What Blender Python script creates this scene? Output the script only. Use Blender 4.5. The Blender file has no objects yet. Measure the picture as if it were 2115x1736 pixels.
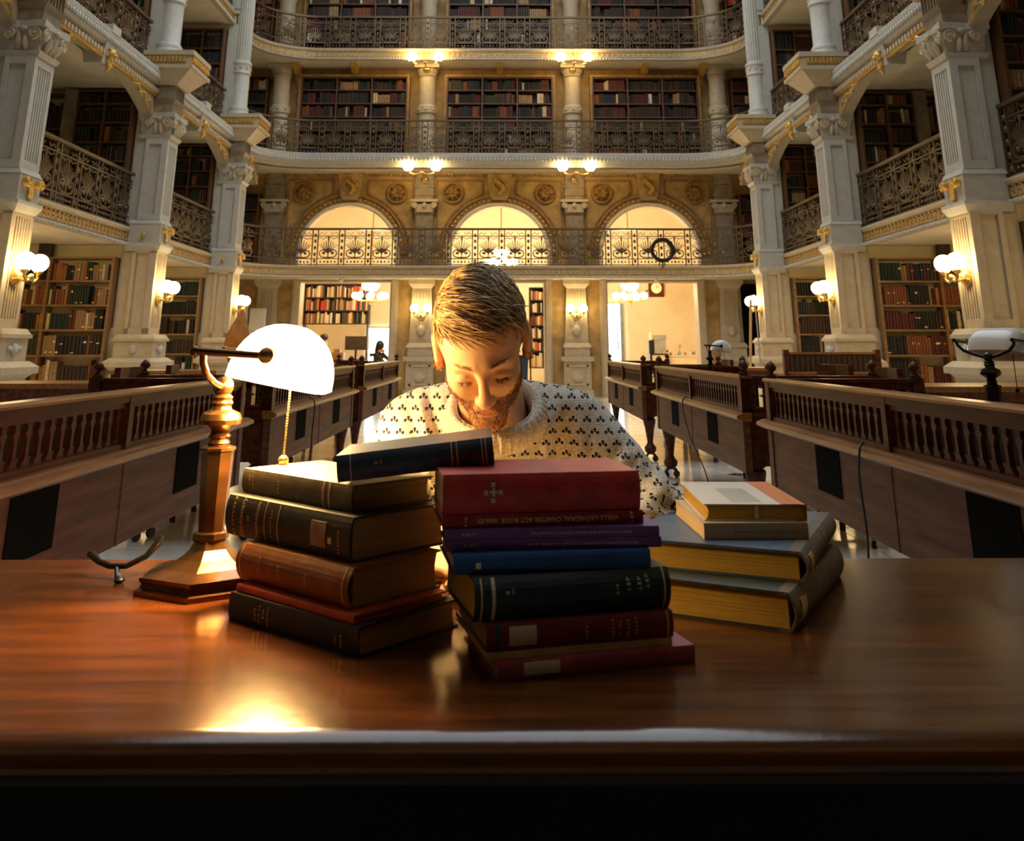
import bpy, bmesh, math, random
import numpy as np
from mathutils import Matrix, Vector
random.seed(7); np.random.seed(7)
PI = math.pi
scene = bpy.context.scene
C = scene.collection
# ---------------------------------------------------------------- camera
F, PPX, PPY, YH, XV, CAMZ = 1900., 1057.5, 150., 720., 1042., 1.05
th = math.atan((YH-PPY)/F); dl = math.atan((PPX-XV)/(F/math.cos(th)))
cam = bpy.data.cameras.new('camera'); camo = bpy.data.objects.new('camera', cam); C.objects.link(camo)
cam.sensor_fit = 'HORIZONTAL'; cam.sensor_width = 36; cam.lens = F/2115*36
cam.shift_x = 0.0; cam.shift_y = -(868-PPY)/2115
cam.clip_start = .05; cam.clip_end = 200
camo.location = (0, 0, CAMZ); camo.rotation_euler = (PI/2+th, 0, -dl)
cam.dof.use_dof = True; cam.dof.focus_distance = 2.5; cam.dof.aperture_fstop = 9.0
scene.camera = camo
try:
    cy = scene.cycles; cy.max_bounces = 7; cy.diffuse_bounces = 4; cy.glossy_bounces = 3; cy.transmission_bounces = 2; cy.caustics_reflective = False; cy.caustics_refractive = False
except Exception: pass
# ---------------------------------------------------------------- sky, exposure
w = bpy.data.worlds.new('sky'); scene.world = w; w.use_nodes = True
bg = w.node_tree.nodes['Background']; bg.inputs[0].default_value = (.84, .93, 1.0, 1); bg.inputs[1].default_value = 3.5
vs = scene.view_settings; vs.view_transform = 'Standard'; vs.look = 'None'; vs.gamma = 1; vs.exposure = 0.0
try: vs.use_curve_mapping = False
except Exception: pass
# daylight portal in the skylight opening of the hall's ceiling
pl = bpy.data.lights.new('skylight_portal', 'AREA'); pl.shape = 'RECTANGLE'; pl.size = 8.0; pl.size_y = 17.0
plo = bpy.data.objects.new('skylight_portal', pl); C.objects.link(plo); plo.location = (-.13, 11.5, 12.95)
pl.cycles.is_portal = True

# ================================================================ helpers
class MB:
    """collects shapes into one mesh"""
    def __init__(s): s.v = []; s.f = []; s.m = []; s.mi = 0
    def add(s, vs, fs, M=None):
        n = len(s.v)
        if M is not None: vs = [tuple(M @ Vector(p)) for p in vs]
        s.v.extend(vs)
        for f in fs: s.f.append(tuple(i+n for i in f)); s.m.append(s.mi)
        return s
    def box(s, x0, x1, y0, y1, z0, z1, M=None):
        return s.add([(x0,y0,z0),(x1,y0,z0),(x1,y1,z0),(x0,y1,z0),(x0,y0,z1),(x1,y0,z1),(x1,y1,z1),(x0,y1,z1)],
            [(3,2,1,0),(4,5,6,7),(0,1,5,4),(1,2,6,5),(2,3,7,6),(3,0,4,7)], M)
    def frust(s, a, b, z0, z1, M=None):      # a,b = (x0,x1,y0,y1)
        return s.add([(a[0],a[2],z0),(a[1],a[2],z0),(a[1],a[3],z0),(a[0],a[3],z0),(b[0],b[2],z1),(b[1],b[2],z1),(b[1],b[3],z1),(b[0],b[3],z1)],
            [(3,2,1,0),(4,5,6,7),(0,1,5,4),(1,2,6,5),(2,3,7,6),(3,0,4,7)], M)
    def sq(s, prof, M=None):                 # stacked square rings [(half, z)]
        for (a, z0), (b, z1) in zip(prof, prof[1:]):
            if z1 > z0: s.frust((-a,a,-a,a), (-b,b,-b,b), z0, z1, M)
        return s
    def prism(s, poly, axis, a0, a1, M=None):
        n = len(poly)
        def P(p, a): return {'x': (a,p[0],p[1]), 'y': (p[0],a,p[1]), 'z': (p[0],p[1],a)}[axis]
        return s.add([P(p,a0) for p in poly]+[P(p,a1) for p in poly],
            [tuple(range(n))[::-1], tuple(range(n,2*n))]+[(i,(i+1)%n,(i+1)%n+n,i+n) for i in range(n)], M)
    def lathe(s, prof, seg=16, M=None, ph=0, caps=True):
        vs = []; fs = []
        for r, z in prof:
            for k in range(seg):
                a = 2*PI*(k+ph)/seg; vs.append((r*math.cos(a), r*math.sin(a), z))
        for i in range(len(prof)-1):
            for k in range(seg):
                a, b = i*seg+k, i*seg+(k+1)%seg; fs.append((a, b, b+seg, a+seg))
        if caps: fs.append(tuple(range(seg))[::-1]); fs.append(tuple(range((len(prof)-1)*seg, len(prof)*seg)))
        return s.add(vs, fs, M)
    def sphere(s, c, r, seg=12, rings=8, M=None):
        r3 = r if isinstance(r, tuple) else (r,r,r)
        T = Matrix.Translation(c) @ Matrix.Diagonal((*r3,1))
        if M is not None: T = M @ T
        return s.lathe([(max(1e-4, math.sin(PI*i/rings)), -math.cos(PI*i/rings)) for i in range(rings+1)], seg, T, caps=False)
    def tube(s, path, r, seg=8, M=None, caps=True, flat=None):
        P = [Vector(p) for p in path]; n = len(P); R = r if isinstance(r, (list, tuple)) else [r]*n
        vs = []; fs = []; up = None
        for i in range(n):
            t = (P[min(i+1,n-1)]-P[max(i-1,0)]).normalized()
            if up is None:
                up = Vector((0,0,1)) if abs(t.z) < .9 else Vector((1,0,0))
            u = up - t*up.dot(t)
            if u.length < 1e-4: u = Vector((0,1,0)) - t*t.y
            u.normalize(); up = u; v = t.cross(u)
            for k in range(seg):
                a = 2*PI*(k+.5)/seg; vs.append(tuple(P[i]+(u*math.sin(a)+v*math.cos(a))*R[i]))
        for i in range(n-1):
            for k in range(seg):
                a, b = i*seg+k, i*seg+(k+1)%seg; fs.append((a,b,b+seg,a+seg))
        if caps: fs.append(tuple(range(seg))[::-1]); fs.append(tuple(range((n-1)*seg, n*seg)))
        return s.add(vs, fs, M)
    def sweep(s, path, prof, nrm, closed=True, M=None):   # path [(x,y)], prof [(offset,z)], nrm [(nx,ny)]
        k = len(prof); vs = []; fs = []
        for (x, y), (nx, ny) in zip(path, nrm):
            for o, z in prof: vs.append((x+nx*o, y+ny*o, z))
        for i in range(len(path)-1):
            for j in range(k if closed else k-1):
                a, b = i*k+j, i*k+(j+1)%k; fs.append((a,b,b+k,a+k))
        if closed: fs.append(tuple(range(k))); fs.append(tuple(range((len(path)-1)*k, len(path)*k))[::-1])
        return s.add(vs, fs, M)
    def mesh(s, name, recalc=True):
        me = bpy.data.meshes.new(name); me.from_pydata(s.v, [], s.f)
        if any(s.m): me.polygons.foreach_set('material_index', s.m)
        if recalc:
            b = bmesh.new(); b.from_mesh(me); bmesh.ops.recalc_face_normals(b, faces=b.faces); b.to_mesh(me); b.free()
        me.update(); return me
    def build(s, name, mat, parent=None, smooth=False, recalc=True, loc=None, rot=None):
        me = s.mesh(name, recalc)
        return obj(name, me, mat, parent, smooth, loc, rot)
def obj(name, me, mat, parent=None, smooth=False, loc=None, rot=None):
    for m in (mat if isinstance(mat, list) else [mat]): me.materials.append(m)
    if smooth:
        me.polygons.foreach_set('use_smooth', [True]*len(me.polygons))
        try: me.set_sharp_from_angle(angle=math.radians(smooth if smooth is not True else 40))
        except Exception: pass
    o = bpy.data.objects.new(name, me); C.objects.link(o)
    if parent: o.parent = parent
    if loc: o.location = loc
    if rot: o.rotation_euler = rot
    return o
def inst(name, me, parent=None, loc=(0,0,0), rot=(0,0,0), scale=None, mat=None):
    o = bpy.data.objects.new(name, me); C.objects.link(o); o.location = loc; o.rotation_euler = rot
    if scale: o.scale = scale
    if parent: o.parent = parent
    if mat:
        o.material_slots[0].link = 'OBJECT'; o.material_slots[0].material = mat
    return o
def tag(o, label=None, cat=None, group=None, kind=None):
    if label: o['label'] = label
    if cat: o['category'] = cat
    if group: o['group'] = group
    if kind: o['kind'] = kind
    return o
def thing(name, label, cat, loc=(0,0,0), rz=0, group=None):
    o = bpy.data.objects.new(name, None); C.objects.link(o); o.empty_display_size = .1
    o.location = loc; o.rotation_euler = (0,0,rz); return tag(o, label, cat, group)
def copy_tree(o, parent=None, loc=None, rz=None, label=None):
    c = o.copy(); C.objects.link(c)
    if parent is not None: c.parent = parent
    if loc is not None: c.location = loc
    if rz is not None: c.rotation_euler = (0,0,rz)
    if label: c['label'] = label
    for ch in list(o.children): copy_tree(ch, c)
    return c
def T(x, y, z, rz=0): return Matrix.Translation((x,y,z)) @ Matrix.Rotation(rz, 4, 'Z')

# ---------------------------------------------------------------- materials
def nt(name):
    m = bpy.data.materials.new(name); m.use_nodes = True; n = m.node_tree
    return m, n, n.nodes['Principled BSDF']
def N(n, t, **k):
    x = n.nodes.new(t)
    for a, b in k.items(): setattr(x, a, b)
    return x
def mat(name, col, rough=.5, metal=0, var=.15, scale=6, stretch=(1,1,1), bump=0, spec=.5, bscale=None, coat=0, col2=None):
    m, n, b = nt(name)
    b.inputs['Roughness'].default_value = rough; b.inputs['Metallic'].default_value = metal
    b.inputs['Specular IOR Level'].default_value = spec
    if coat: b.inputs['Coat Weight'].default_value = coat; b.inputs['Coat Roughness'].default_value = .12
    tc = N(n,'ShaderNodeTexCoord'); mp = N(n,'ShaderNodeMapping'); mp.inputs['Scale'].default_value = stretch
    nz = N(n,'ShaderNodeTexNoise'); nz.inputs['Scale'].default_value = scale; nz.inputs['Detail'].default_value = 5
    n.links.new(tc.outputs['Object'], mp.inputs['Vector']); n.links.new(mp.outputs[0], nz.inputs['Vector'])
    cr = N(n,'ShaderNodeValToRGB'); c2 = col2 or tuple(c*(1-var*2) for c in col)
    cr.color_ramp.elements[0].position = .3; cr.color_ramp.elements[1].position = .7
    cr.color_ramp.elements[0].color = (*c2,1); cr.color_ramp.elements[1].color = (*[min(1,c*(1+var*.6)) for c in col],1)
    n.links.new(nz.outputs['Fac'], cr.inputs[0]); n.links.new(cr.outputs[0], b.inputs['Base Color'])
    if bump:
        bp = N(n,'ShaderNodeBump'); bp.inputs['Strength'].default_value = bump; bp.inputs['Distance'].default_value = .01
        if bscale:
            n2 = N(n,'ShaderNodeTexNoise'); n2.inputs['Scale'].default_value = bscale; n2.inputs['Detail'].default_value = 4
            n.links.new(mp.outputs[0], n2.inputs['Vector']); n.links.new(n2.outputs['Fac'], bp.inputs['Height'])
        else: n.links.new(nz.outputs['Fac'], bp.inputs['Height'])
        n.links.new(bp.outputs[0], b.inputs['Normal'])
    return m
def glow(name, col, strength):
    m, n, b = nt(name)
    b.inputs['Base Color'].default_value = (.8,.78,.72,1); b.inputs['Roughness'].default_value = .25
    b.inputs['Emission Color'].default_value = (*col,1); b.inputs['Emission Strength'].default_value = strength
    return m
M = {}
M['stone'] = mat('cream_painted_iron', (.52,.415,.275), .55, var=.07, scale=9, bump=.15)
M['stone_cool'] = mat('pale_grey_painted_iron', (.50,.475,.41), .5, var=.06, scale=10, bump=.15)  # pale mouldings; on upper columns the cool skylight is tinted in
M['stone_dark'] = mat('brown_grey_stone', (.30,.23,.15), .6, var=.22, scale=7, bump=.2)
M['ochre'] = mat('ochre_stone', (.50,.31,.10), .6, var=.2, scale=5, bump=.2)
M['ochre_dark'] = mat('deep_ochre_relief', (.36,.185,.04), .55, var=.25, scale=12, bump=.2)
M['gold'] = mat('gilded_plaster', (.72,.42,.09), .4, .35, var=.2, scale=20, bump=.1)
M['cream'] = mat('cream_plaster', (.80,.68,.46), .7, var=.06, scale=3)
M['annex'] = mat('warm_white_plaster', (.86,.74,.55), .7, var=.04, scale=3)
M['iron'] = mat('bronzed_wrought_iron', (.15,.10,.055), .42, .55, var=.2, scale=30)
M['brass'] = mat('polished_brass', (.75,.48,.16), .25, .9, var=.15, scale=15)
M['wood'] = mat('dark_red_mahogany', (.10,.026,.009), .36, var=.3, scale=5, stretch=(6,.6,6), bump=.05, spec=.16)
M['woodrail'] = mat('polished_oak_moulding', (.30,.115,.024), .30, var=.25, scale=5, stretch=(8,.6,8), spec=.45)
M['woodpanel'] = mat('brown_veneer_panel', (.15,.058,.034), .5, var=.28, scale=4, stretch=(5,.5,7), bump=.04, spec=.10)
M['shelfwood'] = mat('walnut_shelf', (.30,.15,.05), .45, var=.25, scale=5, stretch=(1,6,8))
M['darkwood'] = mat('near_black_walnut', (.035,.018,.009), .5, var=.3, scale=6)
M['black'] = mat('black_lacquer', (.012,.010,.009), .3, var=.2, scale=10)
M['hole'] = mat('black_recess', (.004,.0035,.003), .9, var=.1, spec=.05)  # flat black painted in place of the shade inside holes and openings
M['marble'] = mat('white_marble', (.80,.77,.70), .12, var=.10, scale=2.5, col2=(.62,.58,.50), spec=.6)
M['marble_black'] = mat('black_marble', (.02,.02,.022), .12, var=.3, scale=8)
M['globe'] = glow('opal_glass_lit', (1.0,.74,.34), 34)
M['globe_hi'] = glow('opal_glass_lit_upper', (1.0,.70,.28), 46)
# ================================================================ the hall (structure)
CX = -.13; YC = {0: 6.1, 1: 10.35, 2: 14.7, 3: 18.9}; YW = 22.1; RW = 9.3
def struct(name, mb, m, **k):
    o = mb.build(name, m, **k); o['kind'] = 'structure'; return o
# --- floor: marble slabs with small black insets
fl = struct('floor', MB().box(CX-RW-.3, CX+RW+.3, -5.2, 29.4, -.15, -.012), M['stone_dark'])
TP = .62; tm = MB().box(0, TP-.006, 0, TP-.006, -.012, 0).mesh('tile'); tm.materials.append(M['marble'])
im = MB().prism([(.1,0),(0,.1),(-.1,0),(0,-.1)], 'z', 0, .0012).mesh('inset_tile'); im.materials.append(M['marble_black'])
rest = MB(); cnt = 0
cells = [(i, j) for i in range(-15, 16) for j in range(-9, 46)]
def nearness(c): return abs(c[0]+.5)*1.0 + (0 if 2 < c[1] else 40) + .12*c[1] + (30 if c[1] > 36 else 0)
cells.sort(key=nearness)
for q, (i, j) in enumerate(cells):
    x, y = i*TP+CX-.31, j*TP
    if q < 290: inst('tile', tm, fl, (x, y, 0))
    else: rest.box(x, x+TP-.006, y, y+TP-.006, -.012, 0)
o = rest.build('tile_field', M['marble'], fl, recalc=False); o['kind'] = 'stuff'
for (i, j) in cells[:270]:
    if (i+j) % 2 == 0: inst('inset_tile', im, fl, (i*TP+CX-.31, j*TP, 0))
# --- outer shell
ZT = 13.0
def slab(name, x0, x1, y0, y1, z0, z1, m): return struct(name, MB().box(x0,x1,y0,y1,z0,z1), m)
slab('wall_left', CX-RW-.3, CX-RW, -5.2, 29.4, 0, ZT, M['cream'])
slab('wall_right', CX+RW, CX+RW+.3, -5.2, 29.4, 0, ZT, M['cream'])
slab('wall_back', CX-RW-.3, CX+RW+.3, -2.5, -2.2, 0, 2.6, M['darkwood'])  # unseen; dark and close behind so little light bounces onto the desk front
slab('wall_back_upper', CX-RW-.3, CX+RW+.3, -2.5, -2.2, 2.6, ZT, M['stone'])  # unseen; kept pale to bounce skylight onto the book spines
slab('floor_gallery_near', CX-RW, CX+RW, -2.2, -.4, 2.6, 2.84, M['darkwood'])  # unseen slab added overhead to keep skylight off the desk front
mb = MB(); mb.box(CX-RW-.3, CX-4.1, -5.5, 23, ZT, ZT+.3); mb.box(CX+4.1, CX+RW+.3, -5.5, 23, ZT, ZT+.3)
mb.box(CX-4.1, CX+4.1, -5.5, 3, ZT, ZT+.3); mb.box(CX-4.1, CX+4.1, 20, 23, ZT, ZT+.3)
ce = struct('ceiling', mb, M['stone'])
for k in range(1, 6): MB().box(CX-4.1, CX+4.1, 3+k*17/6-.05, 3+k*17/6+.05, ZT, ZT+.2).build('skylight_bar', M['iron'], ce)
# --- far wall with three doorways and three arches
DO = 3.58; DW = 1.14; YT = .35
def arch_pts(cx, r, z, n=24, a0=PI, a1=0): return [(cx+r*math.cos(a0+(a1-a0)*i/n), z+r*math.sin(a0+(a1-a0)*i/n)) for i in range(n+1)]
mb = MB()
ZD, ZA0, ZS, ZL2 = 2.585, 2.80, 3.2, 5.3
edges = [-RW]+[c+s*DW for c in (-DO,0,DO) for s in (-1,1)]+[RW]
for a, b in zip(edges[::2], edges[1::2]): mb.box(CX+a, CX+b, YW, YW+YT, 0, ZL2)          # piers
for c in (-DO, 0, DO):
    mb.box(CX+c-DW, CX+c+DW, YW, YW+YT, ZD, ZA0)                                          # lintel behind the balcony
    ap = arch_pts(CX+c, DW, ZS)
    for (xa, za), (xb, zb) in zip(ap, ap[1:]): mb.prism([(xa,za),(xb,zb),(xb,ZL2),(xa,ZL2)], 'y', YW, YW+YT)
mb.box(CX-RW, CX+RW, YW+.02, YW+YT, ZL2, ZT)
wf = struct('wall_far', mb, M['ochre'])
# mouldings of the arches, keystones, medallions, sunk panels
for c in (-DO, 0, DO):
    m2 = MB(); path = [(CX+c-DW-.03, ZA0)]+arch_pts(CX+c, DW+.03, ZS)+[(CX+c+DW+.03, ZA0)]
    m2.tube([(x, YW-.04, z) for x, z in path], .05, 8); m2.build('arch_moulding', M['cream'], wf, smooth=True)
    m2 = MB()
    for r0, r1, d in ((1.20,1.36,.06),(1.36,1.42,.10)):
        a = arch_pts(CX+c, r0, ZS); b = arch_pts(CX+c, r1, ZS)
        for i in range(24): m2.prism([a[i],a[i+1],b[i+1],b[i]], 'y', YW-d, YW+.01)
    m2.build('archivolt', M['ochre_dark'], wf)
    m2 = MB()
    for i in range(33):
        an = PI*(i+.5)/33; m2.sphere((CX+c+1.29*math.cos(an), YW-.06, ZS+1.29*math.sin(an)), .035, 6, 4)
    q = m2.build('archivolt_beads', M['gold'], wf); q['kind'] = 'stuff'
    k = MB().frust((-.22,.22,-.12,0), (-.29,.29,-.16,0), 4.52, 5.08); k.box(-.36,.36,-.24,0,5.08,5.16); k.box(-.40,.40,-.28,0,5.16,5.24)
    k.box(-.19,.19,-.17,0,4.46,4.54)
    ko = k.build('keystone', M['ochre'], wf, loc=(CX+c, YW, 0))
    mm = MB(); mm.tube([(.10*math.sin(t*.7), -.20, 4.6+.055*t) for t in range(8)], [.03,.05,.06,.06,.055,.05,.04,.02], 6)
    for s in (-1,1): mm.tube([(s*(.05+.10*math.sin(t*.6)), -.18, 4.68+.05*t) for t in range(7)], .022, 6)
    mm.build('keystone_relief', M['gold'], ko, smooth=True)
    for s in (-1, 1):
        mx = CX+c+s*1.12
        ring = MB(); ring.tube([(mx+.235*math.cos(a*PI/12), YW-.05, 4.64+.235*math.sin(a*PI/12)) for a in range(25)], .03, 6)
        for a in range(8):
            an = a*PI/4; ring.tube([(mx, YW-.06, 4.64), (mx+.1*math.cos(an), YW-.09, 4.64+.1*math.sin(an)), (mx+.19*math.cos(an), YW-.05, 4.64+.19*math.sin(an))], [.02,.05,.012], 6)
        ring.sphere((mx, YW-.08, 4.64), .05, 8, 6); ring.build('medallion', M['ochre_dark'], wf, smooth=True)
        p = MB(); u = lambda r: CX+c+s*r
        P = [(.42,4.95),(1.5,4.95),(1.5,3.35),(1.46,3.35)]+[(1.46*math.cos(t), ZS+1.46*math.sin(t)) for t in (.3,.5,.7,.9,1.1,1.22)]+[(.42,4.65)]
        for (a0, z0), (b0, z1) in zip(P, P[1:]+P[:1]): p.tube([(u(a0), YW-.015, z0), (u(b0), YW-.015, z1)], .028, 4)
        p.build('panel_frame', M['ochre_dark'], wf)
d = MB(); n = 150
for i in range(n): x = CX-5.5+11*i/n; d.box(x, x+.045, YW-.1, YW, 5.05, 5.11)
d.box(CX-5.6, CX+5.6, YW-.06, YW, 5.11, 5.2); q = d.build('dentil_course', M['ochre'], wf, recalc=False); q['kind'] = 'stuff'
# door jambs
for i, c in enumerate((-DO, 0, DO)):
    j = MB()
    for s in (-1, 1):
        x = CX+c+s*DW; j.box(x-.09, x+.09, YW-.10, YW+YT+.02, 0, ZD); j.box(x-.05, x+.05, YW-.15, YW, 0, ZD)
    j.box(CX+c-DW, CX+c+DW, YW-.02, YW+YT, ZD-.04, ZD)
    struct('trim_%d' % (i+1), j, M['stone'])
# --- galleries
def gpath(y0=4.0, off=0.0, r=1.3):
    P = []; Nn = []
    P.append((CX-5.75, y0)); Nn.append((1,0)); P.append((CX-5.75, 20.0)); Nn.append((1,0))
    for i in range(1, 12):
        a = PI-(PI/2)*i/12; P.append((CX-4.3+1.45*math.cos(a), 20+r*math.sin(a))); Nn.append((-math.cos(a), -math.sin(a)))
    P.append((CX-4.3, 21.3)); Nn.append((0,-1)); P.append((CX+4.3, 21.3)); Nn.append((0,-1))
    for i in range(1, 12):
        a = PI/2-(PI/2)*i/12; P.append((CX+4.3+1.45*math.cos(a), 20+r*math.sin(a))); Nn.append((-math.cos(a), -math.sin(a)))
    P.append((CX+5.75, 20.0)); Nn.append((-1,0)); P.append((CX+5.75, y0)); Nn.append((-1,0))
    return P, Nn
GP, GN = gpath()
def along(path):                         # arc-length table
    L = [0]
    for a, b in zip(path, path[1:]): L.append(L[-1]+math.dist(a,b))
    return L
GL = along(GP)
def at_len(s):
    for i in range(len(GP)-1):
        if s <= GL[i+1] or i == len(GP)-2:
            t = (s-GL[i])/(GL[i+1]-GL[i]); a, b = GP[i], GP[i+1]; n0, n1 = GN[i], GN[i+1]
            nx, ny = n0[0]+(n1[0]-n0[0])*t, n0[1]+(n1[1]-n0[1])*t; l = math.hypot(nx, ny)
            return (a[0]+(b[0]-a[0])*t, a[1]+(b[1]-a[1])*t), (nx/l, ny/l)
def floor_slab(name, z0, z1, m):
    b = bmesh.new(); pts = [(x,y) for x, y in GP]+[(CX+RW, 4.0), (CX+RW, YW), (CX-RW, YW), (CX-RW, 4.0)]
    f = b.faces.new([b.verts.new((x,y,z0)) for x, y in pts])
    r = bmesh.ops.extrude_face_region(b, geom=[f]); bmesh.ops.translate(b, verts=[v for v in r['geom'] if isinstance(v, bmesh.types.BMVert)], vec=(0,0,z1-z0))
    bmesh.ops.triangulate(b, faces=b.faces[:]); bmesh.ops.recalc_face_normals(b, faces=b.faces)
    me = bpy.data.meshes.new(name); b.to_mesh(me); b.free(); o = obj(name, me, m); o['kind'] = 'structure'; return o
g1 = floor_slab('floor_gallery_1', 2.60, 2.84, M['cream']); g2 = floor_slab('floor_gallery_2', 5.10, 5.40, M['cream']); g3 = floor_slab('floor_gallery_3', 7.76, 8.0, M['cream'])
for z0, z1, g, big in ((2.58,2.86,g1,0), (5.10,5.42,g2,1), (7.75,8.03,g3,0)):
    if not big:
        MB().sweep(GP, [(-.05,z0),(.03,z0),(.05,z0+.02),(.03,z0+.05),(.015,z0+.055),(.015,z0+.21),(.04,z0+.22),(.06,z0+.25),(.06,z1),(-.05,z1)], GN).build('fascia', M['stone'], g)
        k = MB(); u = .125; z = z0+.072; h = .125            # running key pattern in relief
        s = .1
        while s < GL[-1]-.1:
            (x, y), (nx, ny) = at_len(s)
            R = Matrix(((ny, nx, 0, x),(-nx, ny, 0, y),(0,0,1,z),(0,0,0,1)))   # local x along the path, local y towards the hall
            t = .016
            for a0, a1, b0, b1 in ((0,u,0,t),(0,t,0,h),(0,u*.8,h-t,h),(u*.8-t,u*.8,h*.38,h),(u*.38,u*.8,h*.38,h*.38+t)):
                k.add([(a0,.012,b0),(a1,.012,b0),(a1,.026,b0),(a0,.026,b0),(a0,.012,b1),(a1,.012,b1),(a1,.026,b1),(a0,.026,b1)],
                    [(4,5,6,7),(0,1,5,4),(1,2,6,5),(2,3,7,6),(3,0,4,7)], R)
            s += u
        q = k.build('greek_key_band', M['gold'], g, recalc=False); q['kind'] = 'stuff'
        be = MB(); s = 0
        while s < GL[-1]:
            (x, y), (nx, ny) = at_len(s); be.sphere((x+nx*.05, y+ny*.05, z0+.025), .026, 5, 4); s += .075
        q = be.build('bead_moulding', M['stone_cool'], g, recalc=False); q['kind'] = 'stuff'
    else:
        pr = [(-.1,z0),(.14,z0),(.16,z0+.05)]+[(.16+.12*math.sin(t*PI/8), z0+.05+.13*(1-math.cos(t*PI/8))) for t in range(1,5)]+[(.30,z0+.20),(.30,z0+.25),(.23,z0+.26),(.23,z1),(-.1,z1)]
        MB().sweep(GP, pr, GN).build('cornice', M['stone_cool'], g, smooth=50)
        for nm, off, zz, r, st in (('rope_moulding', .285, z0+.155, .05, .085), ('bead_moulding', .28, z0+.265, .028, .07)):
            be = MB(); s = 0
            while s < GL[-1]:
                (x, y), (nx, ny) = at_len(s); be.sphere((x+nx*off, y+ny*off, zz), (.032 if r > .04 else r, .032 if r > .04 else r, r), 6, 5); s += st
            q = be.build(nm, M['stone_cool'], g, recalc=False); q['kind'] = 'stuff'
        # gilt fascia under the cornice along the sides
        for s_ in (-1, 1):
            MB().box(CX+s_*5.54-.02, CX+s_*5.54+.02, 6.1, 19.9, 4.98, 5.10).build('gilt_fascia', M['gold'], g)
            dn = MB(); y = 6.1
            while y < 19.9: dn.box(CX+s_*5.51-.02, CX+s_*5.51+.02, y, y+.05, 5.02, 5.09); y += .1
            q = dn.build('dentil_course', M['stone'], g, recalc=False); q['kind'] = 'stuff'
# small brackets under gallery 3 along the far wall
for r in (-5.0, -3.58, 0, 3.58, 5.0):
    MB().prism([(YW, 7.35), (YW-.12, 7.5), (YW-.62, 7.66), (YW-.62, 7.76), (YW, 7.76)], 'x', -.07, .07, T(CX+r, 0, 0)).build('gallery_bracket', M['gold'], g3)
# --- partitions of the alcoves
i = 0
for s in (-1, 1):
    for k in (0, 1, 2, 3):
        a, b = sorted((CX+s*5.7, CX+s*RW)); i += 1
        slab('wall_partition_%d' % i, a, b, YC[k]-.10, YC[k]+.10, 0, ZT, M['cream'])
# annex beyond the doorways
slab('wall_annex_far', CX-RW, CX+RW, 29.0, 29.3, 0, 6, M['annex'])
slab('ceiling_annex', CX-RW, CX+RW, YW+YT, 29.0, 5.6, 5.8, M['annex'])
slab('wall_annex_left', CX-6.2, CX-6.0, YW+YT, 29, 0, 5.6, M['annex'])
slab('wall_annex_right', CX+6.0, CX+6.2, YW+YT, 29, 0, 5.6, M['annex'])
# ================================================================ railings of the galleries
def rail_panel_mesh():
    W, H = .62, .80; m = MB()
    def tb(p, r=.009, seg=4): m.tube([(x, 0, z) for x, z in p], [q*1.45 for q in r] if isinstance(r, (list,tuple)) else r*1.45, seg)
    for x in (0, .125): m.box(x-.014, x+.014, -.014, .014, 0, H)                     # double standard
    for z in (.10, .25, .40, .55, .68): m.sphere((.0625, 0, z), (.032,.02,.045), 6, 4)
    c = .125+(W-.125)/2
    # palmette: stem, fronds, volutes
    tb([(c,.17),(c,.62)], .011); m.sphere((c,0,.34), (.03,.02,.07), 6, 4); m.sphere((c,0,.60), (.022,.016,.06), 6, 4)
    for s in (-1, 1):
        for e, r0 in ((.06,.010),(.115,.009),(.17,.009),(.215,.008)):
            tb([(c, .27), (c+s*e*.45, .36+.05*(.2-e)), (c+s*e*.85, .50-e*.3), (c+s*e*1.05, .60-e*.62)], [.013,r0,r0,r0*.8])
        sp = []
        for t in range(13):
            a = -PI/2+t*PI/6.2; rr = .105*(1-t/16); sp.append((c+s*(.115+rr*math.cos(a)), .285+rr*math.sin(a)*.95))
        tb([(c, .18)]+sp, .013); m.sphere((c+s*.115, 0, .285), .03, 6, 4)
        tb([(c+s*.02,.64),(c+s*.12,.60),(c+s*.2,.63),(c+s*.245,.60)], .008)
        for x in (.08,.17): m.sphere((c+s*x, 0, .085), (.024,.016,.024), 6, 4)
        tb([(c+s*.05,.75),(c+s*.1,.70),(c+s*.16,.75),(c+s*.22,.70)], .008)
    m.sphere((c, 0, .085), (.026,.016,.03), 6, 4)
    return m.mesh('panel', False)
PM = rail_panel_mesh(); PM.materials.append(M['iron'])
def railing(label, s0, s1, z, group=None):
    """s0,s1: arc-length on the gallery front; one railing with rails and palmette panels"""
    (ox, oy), _ = at_len((s0+s1)/2); root = thing('balcony_railing', label, 'railing', (ox, oy, z), 0, group)
    pts = [s0]+[l for l in GL if s0 < l < s1]+[s1]; path = []; nr = []
    for s in pts: p, n = at_len(s); path.append((p[0]-ox, p[1]-oy)); nr.append(n)
    for nm, z0, z1, h in (('handrail', .80, .845, .035), ('rail', .655, .675, .012), ('rail', .145, .165, .012), ('rail', .015, .035, .012)):
        MB().sweep(path, [(-h,z0),(h,z0),(h,z1),(-h,z1)], nr).build(nm, M['iron'], root)
    n = max(1, round((s1-s0)/.62)); st = (s1-s0)/n
    for i in range(n):
        p, nn = at_len(s0+i*st); inst('panel', PM, root, (p[0]-ox, p[1]-oy, .0), (0,0,math.atan2(-nn[0], nn[1])+PI), (st/.62,1,1))
    return root
def sY(y): return y-4.0                                  # arc-length at depth y on the left
def sYr(y): return GL[-1]-(y-4.0)
GZ = (2.86, 5.42, 8.03)
names = ('lowest', 'middle', 'upper')
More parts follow.
